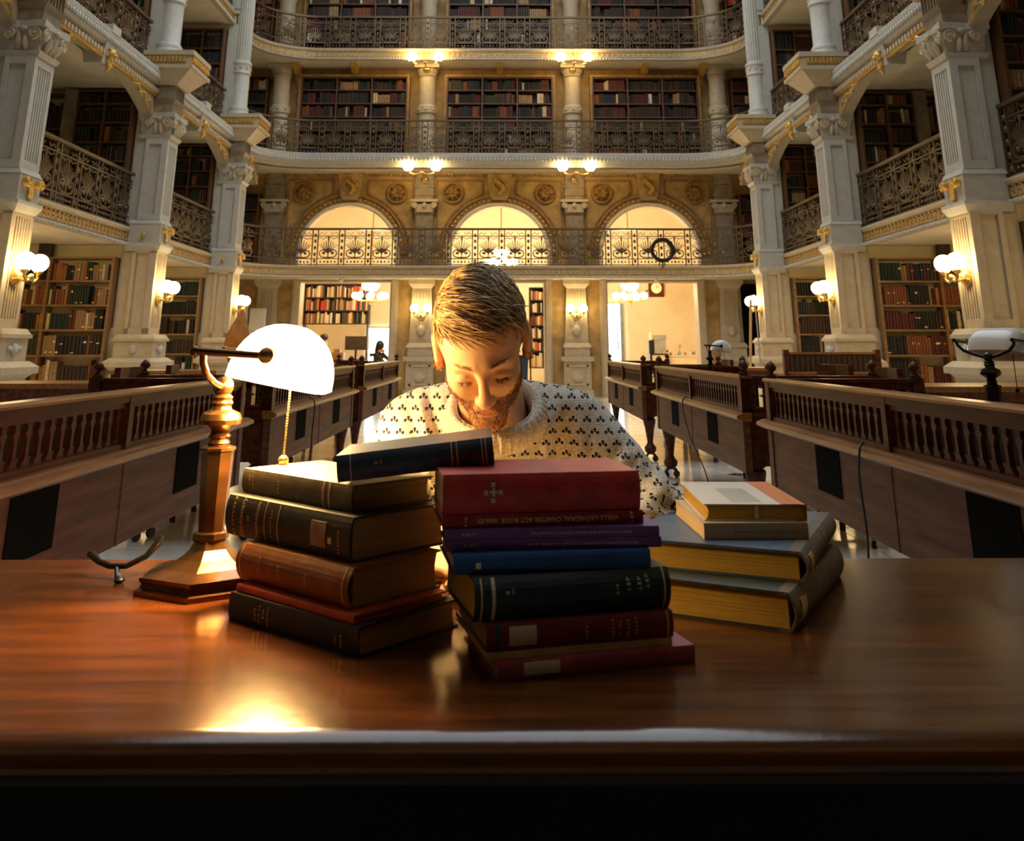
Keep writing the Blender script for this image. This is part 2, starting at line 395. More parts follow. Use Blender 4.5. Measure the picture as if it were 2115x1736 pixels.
for gi, z in enumerate(GZ):
    railing('%s wrought iron balcony railing curving across the far end of the hall' % names[gi], sY(19.15), sYr(19.15), z)
    for nm, a, b in (('nearest', 6.35, 10.1), ('second', 10.6, 14.45), ('third', 14.95, 18.65)):
        if gi == 2 and nm != 'third': continue
        if gi == 1 and nm == 'nearest': continue
        railing('%s balcony railing on the left, %s bay between the columns' % (names[gi], nm), sY(a), sY(b), z)
        railing('%s balcony railing on the right, %s bay between the columns' % (names[gi], nm), sYr(b), sYr(a), z)
# ring-shaped clock case hung on the far railing
t = thing('round_clock_frame', 'round dark ring hung on the lowest far railing in front of the right arch', 'clock', (CX+3.72, 21.2, 3.20))
m = MB(); m.tube([(.24*math.cos(a*PI/20), 0, .24*math.sin(a*PI/20)) for a in range(41)], .045, 8); m.build('ring', M['black'], t, smooth=True)
m = MB(); m.tube([(.20*math.cos(a*PI/20), .02, .20*math.sin(a*PI/20)) for a in range(41)], .012, 6); m.tube([(0,.03,-.24),(0,.05,-.40)], .02, 6); m.build('hanger', M['iron'], t)

# ================================================================ the side columns
def fluted(mb, x, y0, y1, z0, z1, n=5):                  # ribs on a face towards +x
    w_ = (y1-y0)/(2*n+1)
    for i in range(n+1): a = y0+2*i*w_; mb.box(x-.03, x, a, a+w_, z0, z1)
def scroll(mb, c, r, w_, ax='y', turns=1.6, s=1, M_=None):
    p = []
    for t in range(26):
        a = -PI/2+t/25*turns*2*PI; rr = r*(1-.80*t/25); p.append((rr*math.cos(a)*s, rr*math.sin(a)))
    for e in (-w_/2, w_/2):                               # spiral fillet on both cheeks of the volute
        mb.tube([(c[0]+a, c[1]+e, c[2]+b) if ax == 'y' else (c[0]+e, c[1]+a, c[2]+b) for a, b in p], r*.15, 6, M_)
        mb.sphere((c[0], c[1]+e, c[2]) if ax == 'y' else (c[0]+e, c[1], c[2]), r*.24, 8, 6, M_)
    mb.lathe([(r*.86,-w_/2),(r*.86,w_/2)], 14, (M_ if M_ is not None else Matrix()) @ Matrix.Translation(c) @ (Matrix.Rotation(PI/2,4,'X') if ax == 'y' else Matrix.Rotation(PI/2,4,'Y')))
def make_column(top):
    """local +x faces the hall"""
    root = thing('column', 'x', 'column'); S = M['stone']; SC = M['stone_cool']
    p = MB(); p.frust((-.36,.37,-.36,.36), (-.36,.37,-.36,.36), 0, .12); p.box(-.31,.31,-.31,.31,.12,.74)
    for z0, z1, e0, e1 in ((.74,.79,.31,.36),(.79,.86,.40,.40),(.86,.92,.40,.32)): p.frust((-e0,e0,-e0,e0),(-e1,e1,-e1,e1),z0,z1)
    p.box(-.29,.29,-.29,.29,.92,1.16)
    for z0, z1, e0, e1 in ((1.16,1.20,.32,.32),(1.20,1.26,.31,.27)): p.frust((-e0,e0,-e0,e0),(-e1,e1,-e1,e1),z0,z1)
    pe = p.build('pedestal', S, root, loc=(.07,0,0))
    q = MB()                                              # round headed niches on the die
    for Mx in (Matrix(), Matrix.Rotation(-PI/2,4,'Z')):
        for a, b, c, d in ((-.2,.2,.62,.66),(-.2,-.16,.18,.66),(.16,.2,.18,.66),(-.2,.2,.18,.21)): q.box(.31,.335,a,b,c,d,Mx)
        q.tube([(.32, .11*math.cos(t*PI/10), .42+.11*math.sin(t*PI/10)) for t in range(11)]+[(.32,-.11,.22)], .022, 6, Mx)
        q.sphere((.32,0,.40), (.03,.07,.09), 8, 6, Mx)
    q.build('pedestal_niche', M['stone_cool'], pe)
    q = MB(); q.sphere((.30,0,1.04), (.03,.06,.07), 8, 6); q.sphere((.30,.1,1.05), (.025,.04,.03), 8, 6); q.sphere((.30,-.1,1.05), (.025,.04,.03), 8, 6)
    q.sphere((0,-.30,1.04), (.06,.03,.07), 8, 6); q.build('pedestal_ornament', M['stone_cool'], pe, smooth=True)
    # sloping outer buttress and engaged pier of the partition
    bz = MB(); bz.prism([(-.10,0),(-.45,0),(-.45,.62),(-.42,.70),(-.44,.78),(-.34,1.30),(-.32,1.36),(-.10,1.36)], 'y', -.20, .20); bz.build('buttress', S, root)
    for z0, z1 in ((1.26,2.60),(2.84,5.10),(5.4,7.75),(8.0,9.5)):
        e = MB(); e.box(-.33,-.1,-.15,.15,z0,z1); e.box(-.31,-.1,-.175,.175,z0+.1,z1-.12)
        e.build('engaged_pier', M['stone_cool'] if z0 > 2 else S, root)  # upper lengths take the tone with cool skylight tinted in
    def shaft(z0, z1, hx, hy, nm):
        b = MB(); b.box(-.118, hx-.04, -hy+.012, hy-.012, z0+.002, z1-.002)
        b.box(.12,hx,-hy,-hy+.045,z0+.001,z1-.001); b.box(.12,hx,hy-.045,hy,z0+.001,z1-.001)
        b.box(-.121,hx-.001,-hy-.004,hy+.004,z0,z0+.10); b.box(-.121,hx-.001,-hy-.004,hy+.004,z1-.10,z1)
        fluted(b, hx-.008, -hy+.055, hy-.055, z0+.1, z1-.1)
        for s in (-1, 1):                                 # framed sunk panel on the flanks
            y0, y1 = sorted((s*hy, s*(hy+.025)))
            for a, c, d, e in ((-.12,-.06,z0,z1),(hx-.10,hx,z0,z1),(-.12,hx,z0,z0+.09),(-.12,hx,z1-.09,z1)): b.box(a,c,y0,y1,d,e)
        return b.build(nm, S if nm == 'lower_shaft' else SC, root)  # upper shaft coloured cooler to stand for skylight from above
    shaft(1.26, 2.56, .25, .215, 'lower_shaft')
    b = MB(); b.frust((-.24,.27,-.24,.24),(-.24,.31,-.28,.28),2.50,2.58); b.box(-.24,.31,-.28,.28,2.58,2.62); b.box(-.22,.27,-.24,.24,2.62,2.92); b.frust((-.24,.28,-.25,.25),(-.22,.25,-.22,.22),2.92,2.98)
    ib = b.build('impost_band', SC, root)
    g = MB()
    for s in (-1, 1): scroll(g, (.29, s*.14, 2.84), .06, .09, 'x', 1.3, s)
    g.box(.27,.30,-.05,.05,2.66,2.86); g.sphere((.02,-.26,2.74), (.04,.03,.05), 8, 6); g.build('gilt_volutes', M['gold'], ib, smooth=True)
    shaft(2.98, 4.28, .235, .20, 'upper_shaft')
    c = MB(); c.frust((-.23,.255,-.22,.22),(-.25,.285,-.25,.25),4.28,4.34); c.frust((-.22,.24,-.21,.21),(-.22,.27,-.24,.24),4.34,4.56)
    c.prism([(-.27,-.29),(.0,-.25),(.33,-.31),(.29,0),(.33,.31),(0,.25),(-.27,.29)], 'z', 4.62, 4.70); c.frust((-.24,.27,-.24,.24),(-.26,.31,-.27,.27),4.56,4.62)
    ca = c.build('capital', SC, root)
    v = MB()
    for s in (-1, 1):
        scroll(v, (.29, s*.20, 4.54), .080, .05, 'x', 1.6, s); scroll(v, (.20, s*.26, 4.54), .080, .05, 'y', 1.6, 1); scroll(v, (-.08, s*.26, 4.54), .070, .05, 'y', 1.6, -1)
        v.tube([(.26,s*.10,4.36),(.30,s*.12,4.44),(.33,s*.13,4.50)], [.03,.045,.015], 6)
        v.tube([(.10,s*.22,4.36),(.10,s*.27,4.44),(.10,s*.30,4.50)], [.028,.040,.012], 6); v.tube([(.02,s*.22,4.36),(.02,s*.26,4.46),(.02,s*.29,4.56)], [.028,.034,.012], 6); v.sphere((.06,s*.27,4.60), (.05,.03,.035), 8, 6)
    v.tube([(.26,0,4.36),(.31,0,4.46),(.34,0,4.55)], [.03,.05,.02], 6); v.sphere((.34,0,4.60), (.03,.05,.04), 8, 6)
    v.build('volutes', M['stone'], ca, smooth=True)
    b = MB(); b.frust((-.22,.24,-.22,.22),(-.22,.24,-.22,.22),4.70,4.86); b.frust((-.22,.24,-.22,.22),(-.24,.30,-.28,.28),4.86,4.92); b.box(-.22,.25,-.23,.23,4.92,5.16)
    for i in range(6): b.box(.25,.265,-.2+i*.075,-.17+i*.075,4.94,5.14); b.box(-.18+i*.07,-.15+i*.07,-.245,-.23,4.94,5.14)
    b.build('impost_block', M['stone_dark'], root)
    if top:
        b = MB(); b.frust((-.24,.30,-.28,.28),(-.24,.54,-.42,.42),5.16,5.40); b.box(-.24,.58,-.46,.46,5.40,5.46); b.box(-.24,.54,-.42,.42,5.46,5.62); b.box(-.24,.58,-.45,.45,5.62,5.70)
        bl = b.build('entablature_block', M['stone'], root)
        d = MB()
        for i in range(11): d.box(.54,.58,-.41+i*.076,-.37+i*.076,5.50,5.60); d.box(-.2+i*.062,-.165+i*.062,-.46,-.42,5.50,5.60); d.box(-.2+i*.062,-.165+i*.062,.42,.46,5.50,5.60)
        d.build('gilt_dentils', M['gold'], bl)
        L = MB(); Tm = Matrix.Translation((-.02,0,0))
        L.lathe([(.24,5.70),(.24,5.80),(.22,5.83),(.225,5.88),(.205,5.92),(.185,5.95),(.185,6.62)], 24, Tm); L.build('column_drum', SC, root, smooth=35)
        L = MB(); L.lathe([(.185,6.62),(.215,6.66),(.2,6.70),(.2,6.84),(.22,6.87),(.21,6.92),(.175,6.95)], 24, Tm)
        for i in range(10): a = 2*PI*i/10; L.sphere((-.02+.2*math.cos(a), .2*math.sin(a), 6.77), .028, 6, 4)
        L.build('column_ring', SC, root, smooth=35)
        L = MB(); pr = []
        for i in range(80):
            a = 2*PI*i/80; r = .175-.016*(1 if (i % 4) in (1,2) else 0); pr.append((-.02+r*math.cos(a), r*math.sin(a)))
        L.prism(pr, 'z', 6.94, 9.4); L.build('fluted_column', SC, root)
    return root
proto = make_column(True)
cl = {(-1,1): 'tall square fluted column nearest on the left, twin globes low on its face', (-1,2): 'second tall column on the left, round shaft standing above the middle gallery',
      (-1,3): 'third column on the left, farthest from the camera, beside the far gallery curve', (1,1): 'tall square fluted column nearest on the right, behind the unlit desk lamp',
      (1,2): 'second tall column on the right, round shaft standing above the middle gallery', (1,3): 'third column on the right beside the dark doorway and the leaning pole',
      }
first = True
for s in (-1, 1):
    for k in (1, 2, 3):
        loc = (CX+s*5.5, YC[k], 0); rz = 0 if s < 0 else PI
        if first: c = proto; c.location = loc; c.rotation_euler = (0,0,rz); c['label'] = cl[s,k]; first = False
        else: c = copy_tree(proto, None, loc, rz, cl[s,k])
        c['group'] = 'side columns'
# arched brackets between the side columns, a gilt lion boss at each crown
def spandrel(s, y0, y1, label):
    root = thing('arched_beam', label, 'beam', (CX+s*5.66, (y0+y1)/2, 4.7)); h = (y1-y0)/2-.22; m = MB(); n = 16
    lo = [(-h+2*h*i/n, -.05+.42*(1-abs((2*i/n-1))**2.3)) for i in range(n+1)]
    for (a, z0), (b, z1) in zip(lo, lo[1:]): m.prism([(a,z0),(b,z1),(b,.41),(a,.41)], 'x', -.10, .10)
    m.build('spandrel', M['stone'], root)
    r = MB(); r.tube([(-s*.09, a, z+.02) for a, z in lo], .035, 8); r.tube([(-s*.10, a, z+.10) for a, z in lo[1:-1]], .014, 6)
    r.build('soffit_moulding', M['stone'], root, smooth=True)
    for sg in (-1, 1):
        q = MB()
        for i in range(5): q.tube([(-s*.11, sg*(h*.93-i*.26), .0+i*.085), (-s*.14, sg*(h*.86-i*.26), .14+i*.06), (-s*.11, sg*(h*.76-i*.26), .10+i*.075)], [.014,.024,.008], 5)
        q.build('leaf_relief', M['gold'], root, smooth=True)
    k = MB(); k.frust((-.13,.13,-.16,.16),(-.2,.2,-.2,.2),.20,.66,); k.box(-.22,.22,-.14,.14,.66,.78); k.build('crown_block', M['stone_cool'], root)
    b = MB(); b.sphere((-s*.18,0,.36), (.075,.08,.09), 10, 8); b.sphere((-s*.24,0,.33), (.04,.045,.04), 8, 6)
    for sg in (-1,1): b.sphere((-s*.19,sg*.065,.42), .026, 6, 5)
    b.tube([(-s*.14,0,.28),(-s*.17,0,.18),(-s*.13,0,.10)], [.055,.045,.015], 8); b.build('lion_boss', M['gold'], root, smooth=True)
for s, nm in ((-1, 'left'), (1, 'right')):
    for k, w_ in ((0, 'nearest bay, cut by the frame'), (1, 'bay between the first two columns'), (2, 'bay between the second and third columns')):
        spandrel(s, YC[k], YC[k+1], 'arched cream beam with gilt boss on the %s, %s' % (nm, w_))
    spandrel(s, YC[3], 21.2, 'short arched beam on the %s where the gallery curves away' % nm)
# ================================================================ pilasters and columns of the far wall
def far_pilaster(r, label, lamp=True):
    root = thing('wall_pilaster', label, 'pilaster', (CX+r, YW, 0)); S = M['stone']
    p = MB(); p.box(-.36,.36,-.28,0,0,.16); p.box(-.31,.31,-.24,0,.16,.78)
    for a, c, d, e in ((-.24,.24,.66,.70),(-.24,-.20,.26,.7),(.20,.24,.26,.7),(-.24,.24,.26,.30)): p.box(a,c,-.265,-.24,d,e)
    p.lathe([(.15,0),(.15,.03),(.11,.03),(.11,.05),(.05,.05),(.0,.06)], 16, Matrix.Translation((0,-.24,.48)) @ Matrix.Rotation(PI/2,4,'X'))
    p.box(-.37,.37,-.30,0,.78,.88); p.box(-.29,.29,-.24,0,.88,1.08); p.frust((-.33,.33,-.27,0),(-.28,.28,-.2,0),1.08,1.18)
    p.build('pedestal', S, root)
    b = MB(); b.frust((-.27,.27,-.12,0),(-.22,.22,-.16,0),1.18,2.44); b.frust((-.22,.22,-.16,0),(-.31,.31,-.22,0),2.40,2.5); b.box(-.31,.31,-.22,0,2.5,2.6)
    for i in range(5): x = -.14+i*.07; b.frust((x-.018,x+.018,-.15,-.1),(x-.014,x+.014,-.185,-.14),1.55,2.32)
    b.sphere((0,-.16,1.45),(.10,.05,.12),10,8)
    b.build('lower_pilaster', S, root)
    b = MB(); b.box(-.21,.21,-.14,0,2.85,4.12); b.box(-.17,.17,-.16,-.1,2.95,4.05); b.frust((-.22,.22,-.15,0),(-.26,.26,-.2,0),4.10,4.16)
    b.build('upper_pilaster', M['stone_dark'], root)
    c = MB(); c.frust((-.22,.22,-.17,0),(-.25,.25,-.2,0),4.16,4.36); c.box(-.33,.33,-.26,0,4.40,4.46)
    for s in (-1,1): scroll(c, (s*.24,-.2,4.33), .08, .07, 'y', 1.4, -s)
    c.sphere((0,-.2,4.33),(.06,.05,.08),8,6); c.build('capital', M['stone'], root)
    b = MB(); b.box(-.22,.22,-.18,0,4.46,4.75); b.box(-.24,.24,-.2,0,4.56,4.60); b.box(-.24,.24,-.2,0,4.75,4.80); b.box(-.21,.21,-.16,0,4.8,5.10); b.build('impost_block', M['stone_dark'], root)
def far_column(r, label):
    root = thing('wall_column', label, 'column', (CX+r, YW-.24, 5.4)); L = MB()
    L.lathe([(.28,0),(.28,.06),(.24,.10),(.21,.16),(.21,1.1),(.245,1.14),(.245,1.30),(.21,1.34),(.20,2.05)], 20); L.build('shaft', M['stone'], root, smooth=35)
    L = MB(); L.lathe([(.20,2.05),(.24,2.09),(.21,2.12),(.26,2.2),(.27,2.26)], 20); L.box(-.3,.3,-.3,.24,2.26,2.35); L.build('capital', M['stone'], root, smooth=35)
    L = MB()
    for i in range(8): a = 2*PI*i/8; L.sphere((.245*math.cos(a), .245*math.sin(a), 1.22), .03, 6, 4)
    L.build('column_ring', M['gold'], root)
    L = MB(); L.lathe([(.21,2.6),(.20,4.0),(.3,4.3)], 20); L.build('upper_shaft', M['stone'], root, smooth=35)
for r, w_ in ((-5.37, 'outermost left'), (-1.79, 'left of the seated man'), (1.79, 'right of the seated man'), (5.37, 'outermost right')):
    far_pilaster(r, 'stone pilaster on the far wall between the doorways, %s' % w_)
    far_column(r, 'round stone column between the bookcases of the middle far gallery, %s' % w_)
# ================================================================ bookcases and shelved books
PAL = [('black_leather',(.018,.013,.010)),('dark_brown_leather',(.050,.024,.012)),('oxblood_leather',(.11,.018,.012)),('russet_leather',(.26,.075,.02)),
       ('orange_cloth',(.42,.16,.04)),('tan_calf',(.40,.24,.10)),('olive_cloth',(.055,.050,.020)),('navy_cloth',(.014,.020,.045)),('bottle_green_cloth',(.012,.032,.022)),
       ('cream_vellum',(.66,.52,.30)),('scarlet_cloth',(.55,.02,.012)),('white_paper_cover',(.78,.72,.60))]
PW = ['black leather','dark brown leather','oxblood','russet leather','orange cloth','tan calf','olive cloth','navy cloth','bottle green','cream vellum','scarlet','white']
BM = [mat('book_'+n, c, .55, var=.25, scale=25, bump=.1) for n, c in PAL]
M['label_gilt'] = mat('gilt_label', (.75,.45,.12), .4, .3, var=.1); M['label_cream'] = mat('paper_label', (.8,.7,.5), .6, var=.1)
BK = MB().prism([(-.5,1),(-.5,.07),(-.32,.02),(0,0),(.32,.02),(.5,.07),(.5,1)], 'z', 0, 1).mesh('book'); BK.materials.append(BM[0])
LB = MB().box(-.5,.5,-.012,.02,0,1).mesh('spine_label'); LB.materials.append(M['label_gilt'])
stuff = MB()
M['galleryshelf'] = mat('dark_walnut_shelf', (.13,.055,.020), .45, var=.25, scale=5, stretch=(1,6,8))  # shelf walnut with the dimness of the galleries put into its colour
W_DARK = [40,26,10,6,1,3,6,3,6,2,0,.6]; W_WARM = [14,16,12,18,9,8,4,2,4,7,1,2]; W_BRIGHT = [2,3,5,8,10,14,3,2,3,22,4,14]
nb = [0]; W_FAR = [30,26,12,8,1,5,5,2,4,4,.4,2]
def ordw(n): return '%d%s' % (n, 'th' if 10 < n % 100 < 14 else {1:'st',2:'nd',3:'rd'}.get(n % 10, 'th'))
def fill(x0, x1, y, z, hmax, single=None, wts=W_DARK, depth=.2, tmin=.034, tmax=.06, hide=False):
    """books standing on a shelf, spines towards -y; single=(side text, shelf text) makes each its own object"""
    nn = 0; x = x0+.01; run = 0; ci = 0; hh = hmax*.85; tt = .045
    while True:
        if run <= 0:
            ci = random.choices(range(12), wts)[0]; run = random.choice((1,1,2,3,5,8)) if ci not in (4,9,10,11) else random.choice((1,1,2)); hh = hmax*random.uniform(.68,.93); tt = random.uniform(tmin, tmax)
        t_ = tt*random.uniform(.92,1.08); h = hh*random.uniform(.97,1.0)
        if x+t_ > x1-.005: break
        if random.random() < .02: x += random.uniform(.05,.13); run = 0; continue
        if single:
            nn += 1; lab = '%s book, %s from the left, %s shelf, %s' % (PW[ci], ordw(nn), single[1], single[0])
            o = inst('book', BK, None, (x+t_/2, y+random.uniform(0,.02), z), (0,0,0), (t_*.97, depth, h), BM[ci]); tag(o, lab, 'book', '%s shelf books, %s' % (single[1], single[0])); nb[0] += 1
            if random.random() < .30:
                l = inst('spine_label', LB, o, (0,0,random.choice((.08,.55,.62))), (0,0,0), (.8,1,random.choice((.05,.1))), random.choice((M['label_gilt'],M['label_cream'])))
        else:
            stuff.mi = ci; d = random.uniform(0,.02); a, b = x, x+t_*.97; stuff.prism([(a,y+depth),(a,y+.015+d),(a+.3*t_,y+d),(b-.3*t_,y+d),(b,y+.015+d),(b,y+depth)], 'z', z, z+h)
        x += t_; run -= 1
def bookcase(label, x0, x1, yf, zs, ztop, ups, single=None, wts=W_DARK, depth=.26, side=None, fillfrac=1.0, books=True, m='galleryshelf', lower=None):
    root = thing('bookcase', label, 'bookcase', ((x0+x1)/2, yf+depth, zs[0])); ox, oy, oz = root.location
    MB().box(x0-ox, x1-ox, -.02, 0, -.02, ztop-oz).build('back_panel', M['darkwood'], root)
    for z in zs+[ztop]: MB().box(x0-ox, x1-ox, -depth, -.02, z-oz-.028, z-oz).build('shelf', M[m], root)
    for u in ups: MB().box(u-ox-.018, u-ox+.018, -depth-.012, 0, -.03, ztop-oz).build('upright', M[m], root)
    if books:
        for q, (z, zn) in enumerate(zip(zs, zs[1:]+[ztop])):
            for a, b in zip(ups, ups[1:]):
                sg = single
                if single: sg = (single[0]+(', inner section' if abs((a+b)/2-CX) < 6.85 else ', outer section'), single[1][q]) if q > 1 and abs((a+b)/2-CX) < 6.85 else None
                fill(a+.02, b-.02, yf+.03, z, zn-z-.03, sg, wts)
    return root
Z0 = [.12,.47,.965,1.33,1.69,2.05]; Z1 = [2.9,3.26,3.58,3.90,4.21,4.53,4.84]; Z2 = [5.46,5.80,6.14,6.48,6.82,7.16]; Z3 = [8.06,8.40,8.74,9.08,9.42]
SH = ['lowest','second','third','fourth','fifth','top']
def bx(s, a, b): return sorted((CX+s*a, CX+s*b))
for s, nm in ((-1,'left'), (1,'right')):
    # ground floor alcoves: one range faces the camera on each partition
    for k, r1, r0 in ((2, 6.82, 7.75), (3, 6.86, 7.6)):
        y = YC[k]-.33; wn = 'nearer alcove' if k == 2 else 'farther alcove'
        a, b = bx(s, 5.86, r1); a2, b2 = bx(s, r1, r0)
        ct = '%s alcove bookcase' % nm
        bookcase(('tall wooden bookcase of old bindings, %s on the %s' % (wn, nm)), min(a,a2), max(b,b2), y, Z0, 2.40, sorted((CX+s*5.86, CX+s*r1, CX+s*r0)),
                 single=(ct, SH) if k == 2 else None, wts=W_WARM if k == 2 else W_DARK, m='shelfwood')
        p0, p1 = bx(s, r1+.02, r1+.2)
        tag(MB().box(p0, p1, y-.02, y+.1, 2.40, 2.60).build('wooden_post', M['darkwood']), 'short dark post above the %s ground floor bookcase on the %s' % (wn.split()[0], nm), 'post')
    a, b = bx(s, 5.86, 7.75)
    bookcase('tall wooden bookcase behind the nearest column on the %s' % nm, a, b, YC[1]-.33, Z0, 2.40, [a, (a+b)/2, b], wts=W_WARM, m='shelfwood')
    # upper levels
    for k in (1, 2, 3):
        for L, Z, zt in ((1, Z1, 5.06), (2, Z2, 7.6), (3, Z3, 9.8)):
            if k == 1 and L > 0 and not (L == 1): continue
            if k == 2 and L == 3: continue
            a, b = bx(s, 5.86, 6.75); y = YC[k]-.33; ww = ('nearest','second','third')[k-1]
            bookcase('gallery bookcase at the %s column on the %s, level %s' % (ww, nm, ('one','two','three')[L-1]), a, b, y, Z, zt, [a, (a+b)/2, b], wts=W_DARK if s*L != 1 else W_WARM)
            a, b = bx(s, 6.95, 8.3); zz = Z[::1]
            bookcase('outer gallery bookcase by the %s column on the %s, level %s' % (ww, nm, ('one','two','three')[L-1]), a, b, y+.03, [z-.1 for z in zz if z < zt-.3], zt-.06, [a, (a+b)/2, b])
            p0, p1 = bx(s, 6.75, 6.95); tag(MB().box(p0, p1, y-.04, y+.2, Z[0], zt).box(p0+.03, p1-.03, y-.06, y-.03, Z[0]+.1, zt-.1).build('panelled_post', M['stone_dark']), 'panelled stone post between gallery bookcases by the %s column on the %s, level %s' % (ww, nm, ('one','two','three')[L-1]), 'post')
    for L, Z, zt in ((1, Z1[:5], 4.6), (2, Z2, 7.5), (3, Z3, 9.8)):
        a, b = bx(s, 5.72, 6.5)
        bookcase('narrow bookcase in the far %s corner of gallery %s' % (nm, ('one','two','three')[L-1]), a, b, YW-.28, Z, zt, [a, b], wts=W_WARM)
for c, w_ in ((-DO,'left'), (0,'centre'), (DO,'right')):
    for L, Z, zt in ((2, Z2, 7.48), (3, Z3, 9.8)):
        a, b = CX+c-1.29, CX+c+1.29
        rt = bookcase('wide bookcase of the far wall on the %s gallery, %s' % (('middle','upper')[L-2], w_), a, b, YW-.26, Z, zt, [a, a+.86, b-.86, b], wts=W_FAR)
        f = MB(); f.box(a-.07,b+.07,YW-.3,YW,zt,zt+.06); f.box(a-.07,a-.02,YW-.3,YW,Z[0],zt); f.box(b+.02,b+.07,YW-.3,YW,Z[0],zt)
        o = f.build('surround', M['ochre_dark']); o.parent = rt; o.location = -rt.location
sb = stuff.build('shelved_books', BM, recalc=False); tag(sb, 'rows of old dark books packed on the gallery shelves', 'books', kind='stuff')

# ================================================================ lamps of the hall
GLOBE = MB().sphere((0,0,0), 1, 20, 12).mesh('globe'); GLOBE.polygons.foreach_set('use_smooth', [True]*len(GLOBE.polygons)); GLOBE.materials.append(M['globe'])
def sconce(label, loc, rz, arm, spread, r, up=.12, mt='globe'):
    """twin globe bracket; local -y points away from the wall"""
    t = thing('globe_sconce', label, 'wall lamp', loc, rz, 'twin globe lamps')
    m = MB(); m.lathe([(.10,0),(.10,.02),(.06,.04),(.03,.06)], 14, Matrix.Rotation(PI/2,4,'X')); m.build('wall_plate', M['brass'], t, smooth=True)
    m = MB(); m.tube([(0,0,0),(0,-arm*.6,-.03),(0,-arm,0)], .018, 8)
    for s in (-1,1): m.tube([(0,-arm,0),(s*spread*.5,-arm,-.04),(s*spread,-arm,.0),(s*spread,-arm,up*.4)], .015, 8)
    m.sphere((0,-arm,0), .04, 8, 6); m.build('arm', M['brass'], t, smooth=True)
    for s in (-1,1):
        c = MB(); c.lathe([(.02,0),(.05,.03),(.045,.05)], 10, Matrix.Translation((s*spread,-arm,up*.3))); c.build('cup', M['brass'], t, smooth=True)
        inst('globe', GLOBE, t, (s*spread,-arm,up*.3+.04+r*.92), (0,0,0), (r,r,r*.97), M[mt])
for s, nm in ((-1,'left'), (1,'right')):
    for k, w_ in ((1,'nearest'), (2,'second'), (3,'third')):
        sconce('twin opal globe lamp glowing on the %s column on the %s' % (w_, nm), (CX+s*5.25, YC[k]+.02, 1.80), PI/2 if s < 0 else -PI/2, .17, .15, .10)
for r, w_ in ((-1.79,'left'), (1.79,'right')):
    sconce('small twin globe lamp low on the far wall pilaster, %s of the seated man' % w_, (CX+r, YW-.15, 1.78), 0, .2, .15, .09)
    sconce('twin globe lamp hung under the middle far gallery, %s' % w_, (CX+r, YW-.18, 4.95), 0, .85, .32, .12, .0, 'globe_hi')
    sconce('twin globe lamp hung under the upper far gallery, %s' % w_, (CX+r, YW-.47, 7.62), 0, .55, .32, .12, .0, 'globe_hi')
# lit ceiling bowls in the ground floor alcoves
M['bowl'] = glow('lit_glass_bowl', (1.0,.70,.28), 34)
for s, nm in ((-1,'left'), (1,'right')):
    for y, r, w_ in ((12.4, 6.6, 'nearer'), (16.7, 6.5, 'farther'), (8.2, 6.6, 'nearest')):
        t = thing('ceiling_lamp', 'shallow lit ceiling bowl in the %s ground floor alcove on the %s' % (w_, nm), 'ceiling lamp', (CX+s*r, y, 2.45))
        m = MB(); m.lathe([(.02,-.06),(.14,-.05),(.22,-.02),(.25,.03)], 20); m.build('bowl', M['bowl'], t, smooth=True)
        m = MB(); m.lathe([(.26,.03),(.26,.05),(.05,.06),(.04,.15)], 20); m.build('fitting', M['brass'], t, smooth=True)
# ================================================================ reading tables along the aisle
def lathe_leg(): return [(.03,.07),(.055,.10),(.06,.13),(.035,.16),(.028,.18),(.045,.30),(.06,.36),(.062,.385),(.045,.40),(.06,.41),(.06,.42)]
BAL = [(-.031,0),(.031,0),(.024,.022),(.009,.05),(.008,.10),(.014,.118),(.020,.125),(.012,.133),(.010,.142),(.016,.158),(.031,.168),(-.031,.168),(-.016,.158),(-.010,.142),(-.012,.133),(-.020,.125),(-.014,.118),(-.008,.10),(-.009,.05),(-.024,.022)]
BALM = MB().prism([(y,z) for y, z in BAL], 'x', -.008, .008).mesh('baluster'); BALM.materials.append(M['wood'])
LEGM = MB().lathe(lathe_leg(), 12).box(-.055,.055,-.055,.055,.42,.68).mesh('leg'); LEGM.materials.append(M['wood'])
CAS = MB().tube([(-.06,0,.055),(-.02,0,.08),(.02,0,.08),(.06,0,.055)], .014, 6)
for s in (-1,1): CAS.lathe([(.027,-.012),(.027,.012)], 12, Matrix.Translation((s*.06,0,.027)) @ Matrix.Rotation(PI/2,4,'X'))
CASM = CAS.mesh('caster'); CASM.materials.append(M['black'])
FIN = MB().lathe([(.03,0),(.03,.012),(.014,.02),(.012,.03),(.028,.042),(.03,.055),(.02,.07),(.004,.085)], 12).mesh('finial'); FIN.materials.append(M['wood']); FIN.polygons.foreach_set('use_smooth', [True]*len(FIN.polygons))
LEN = 3.08; DEP = .80
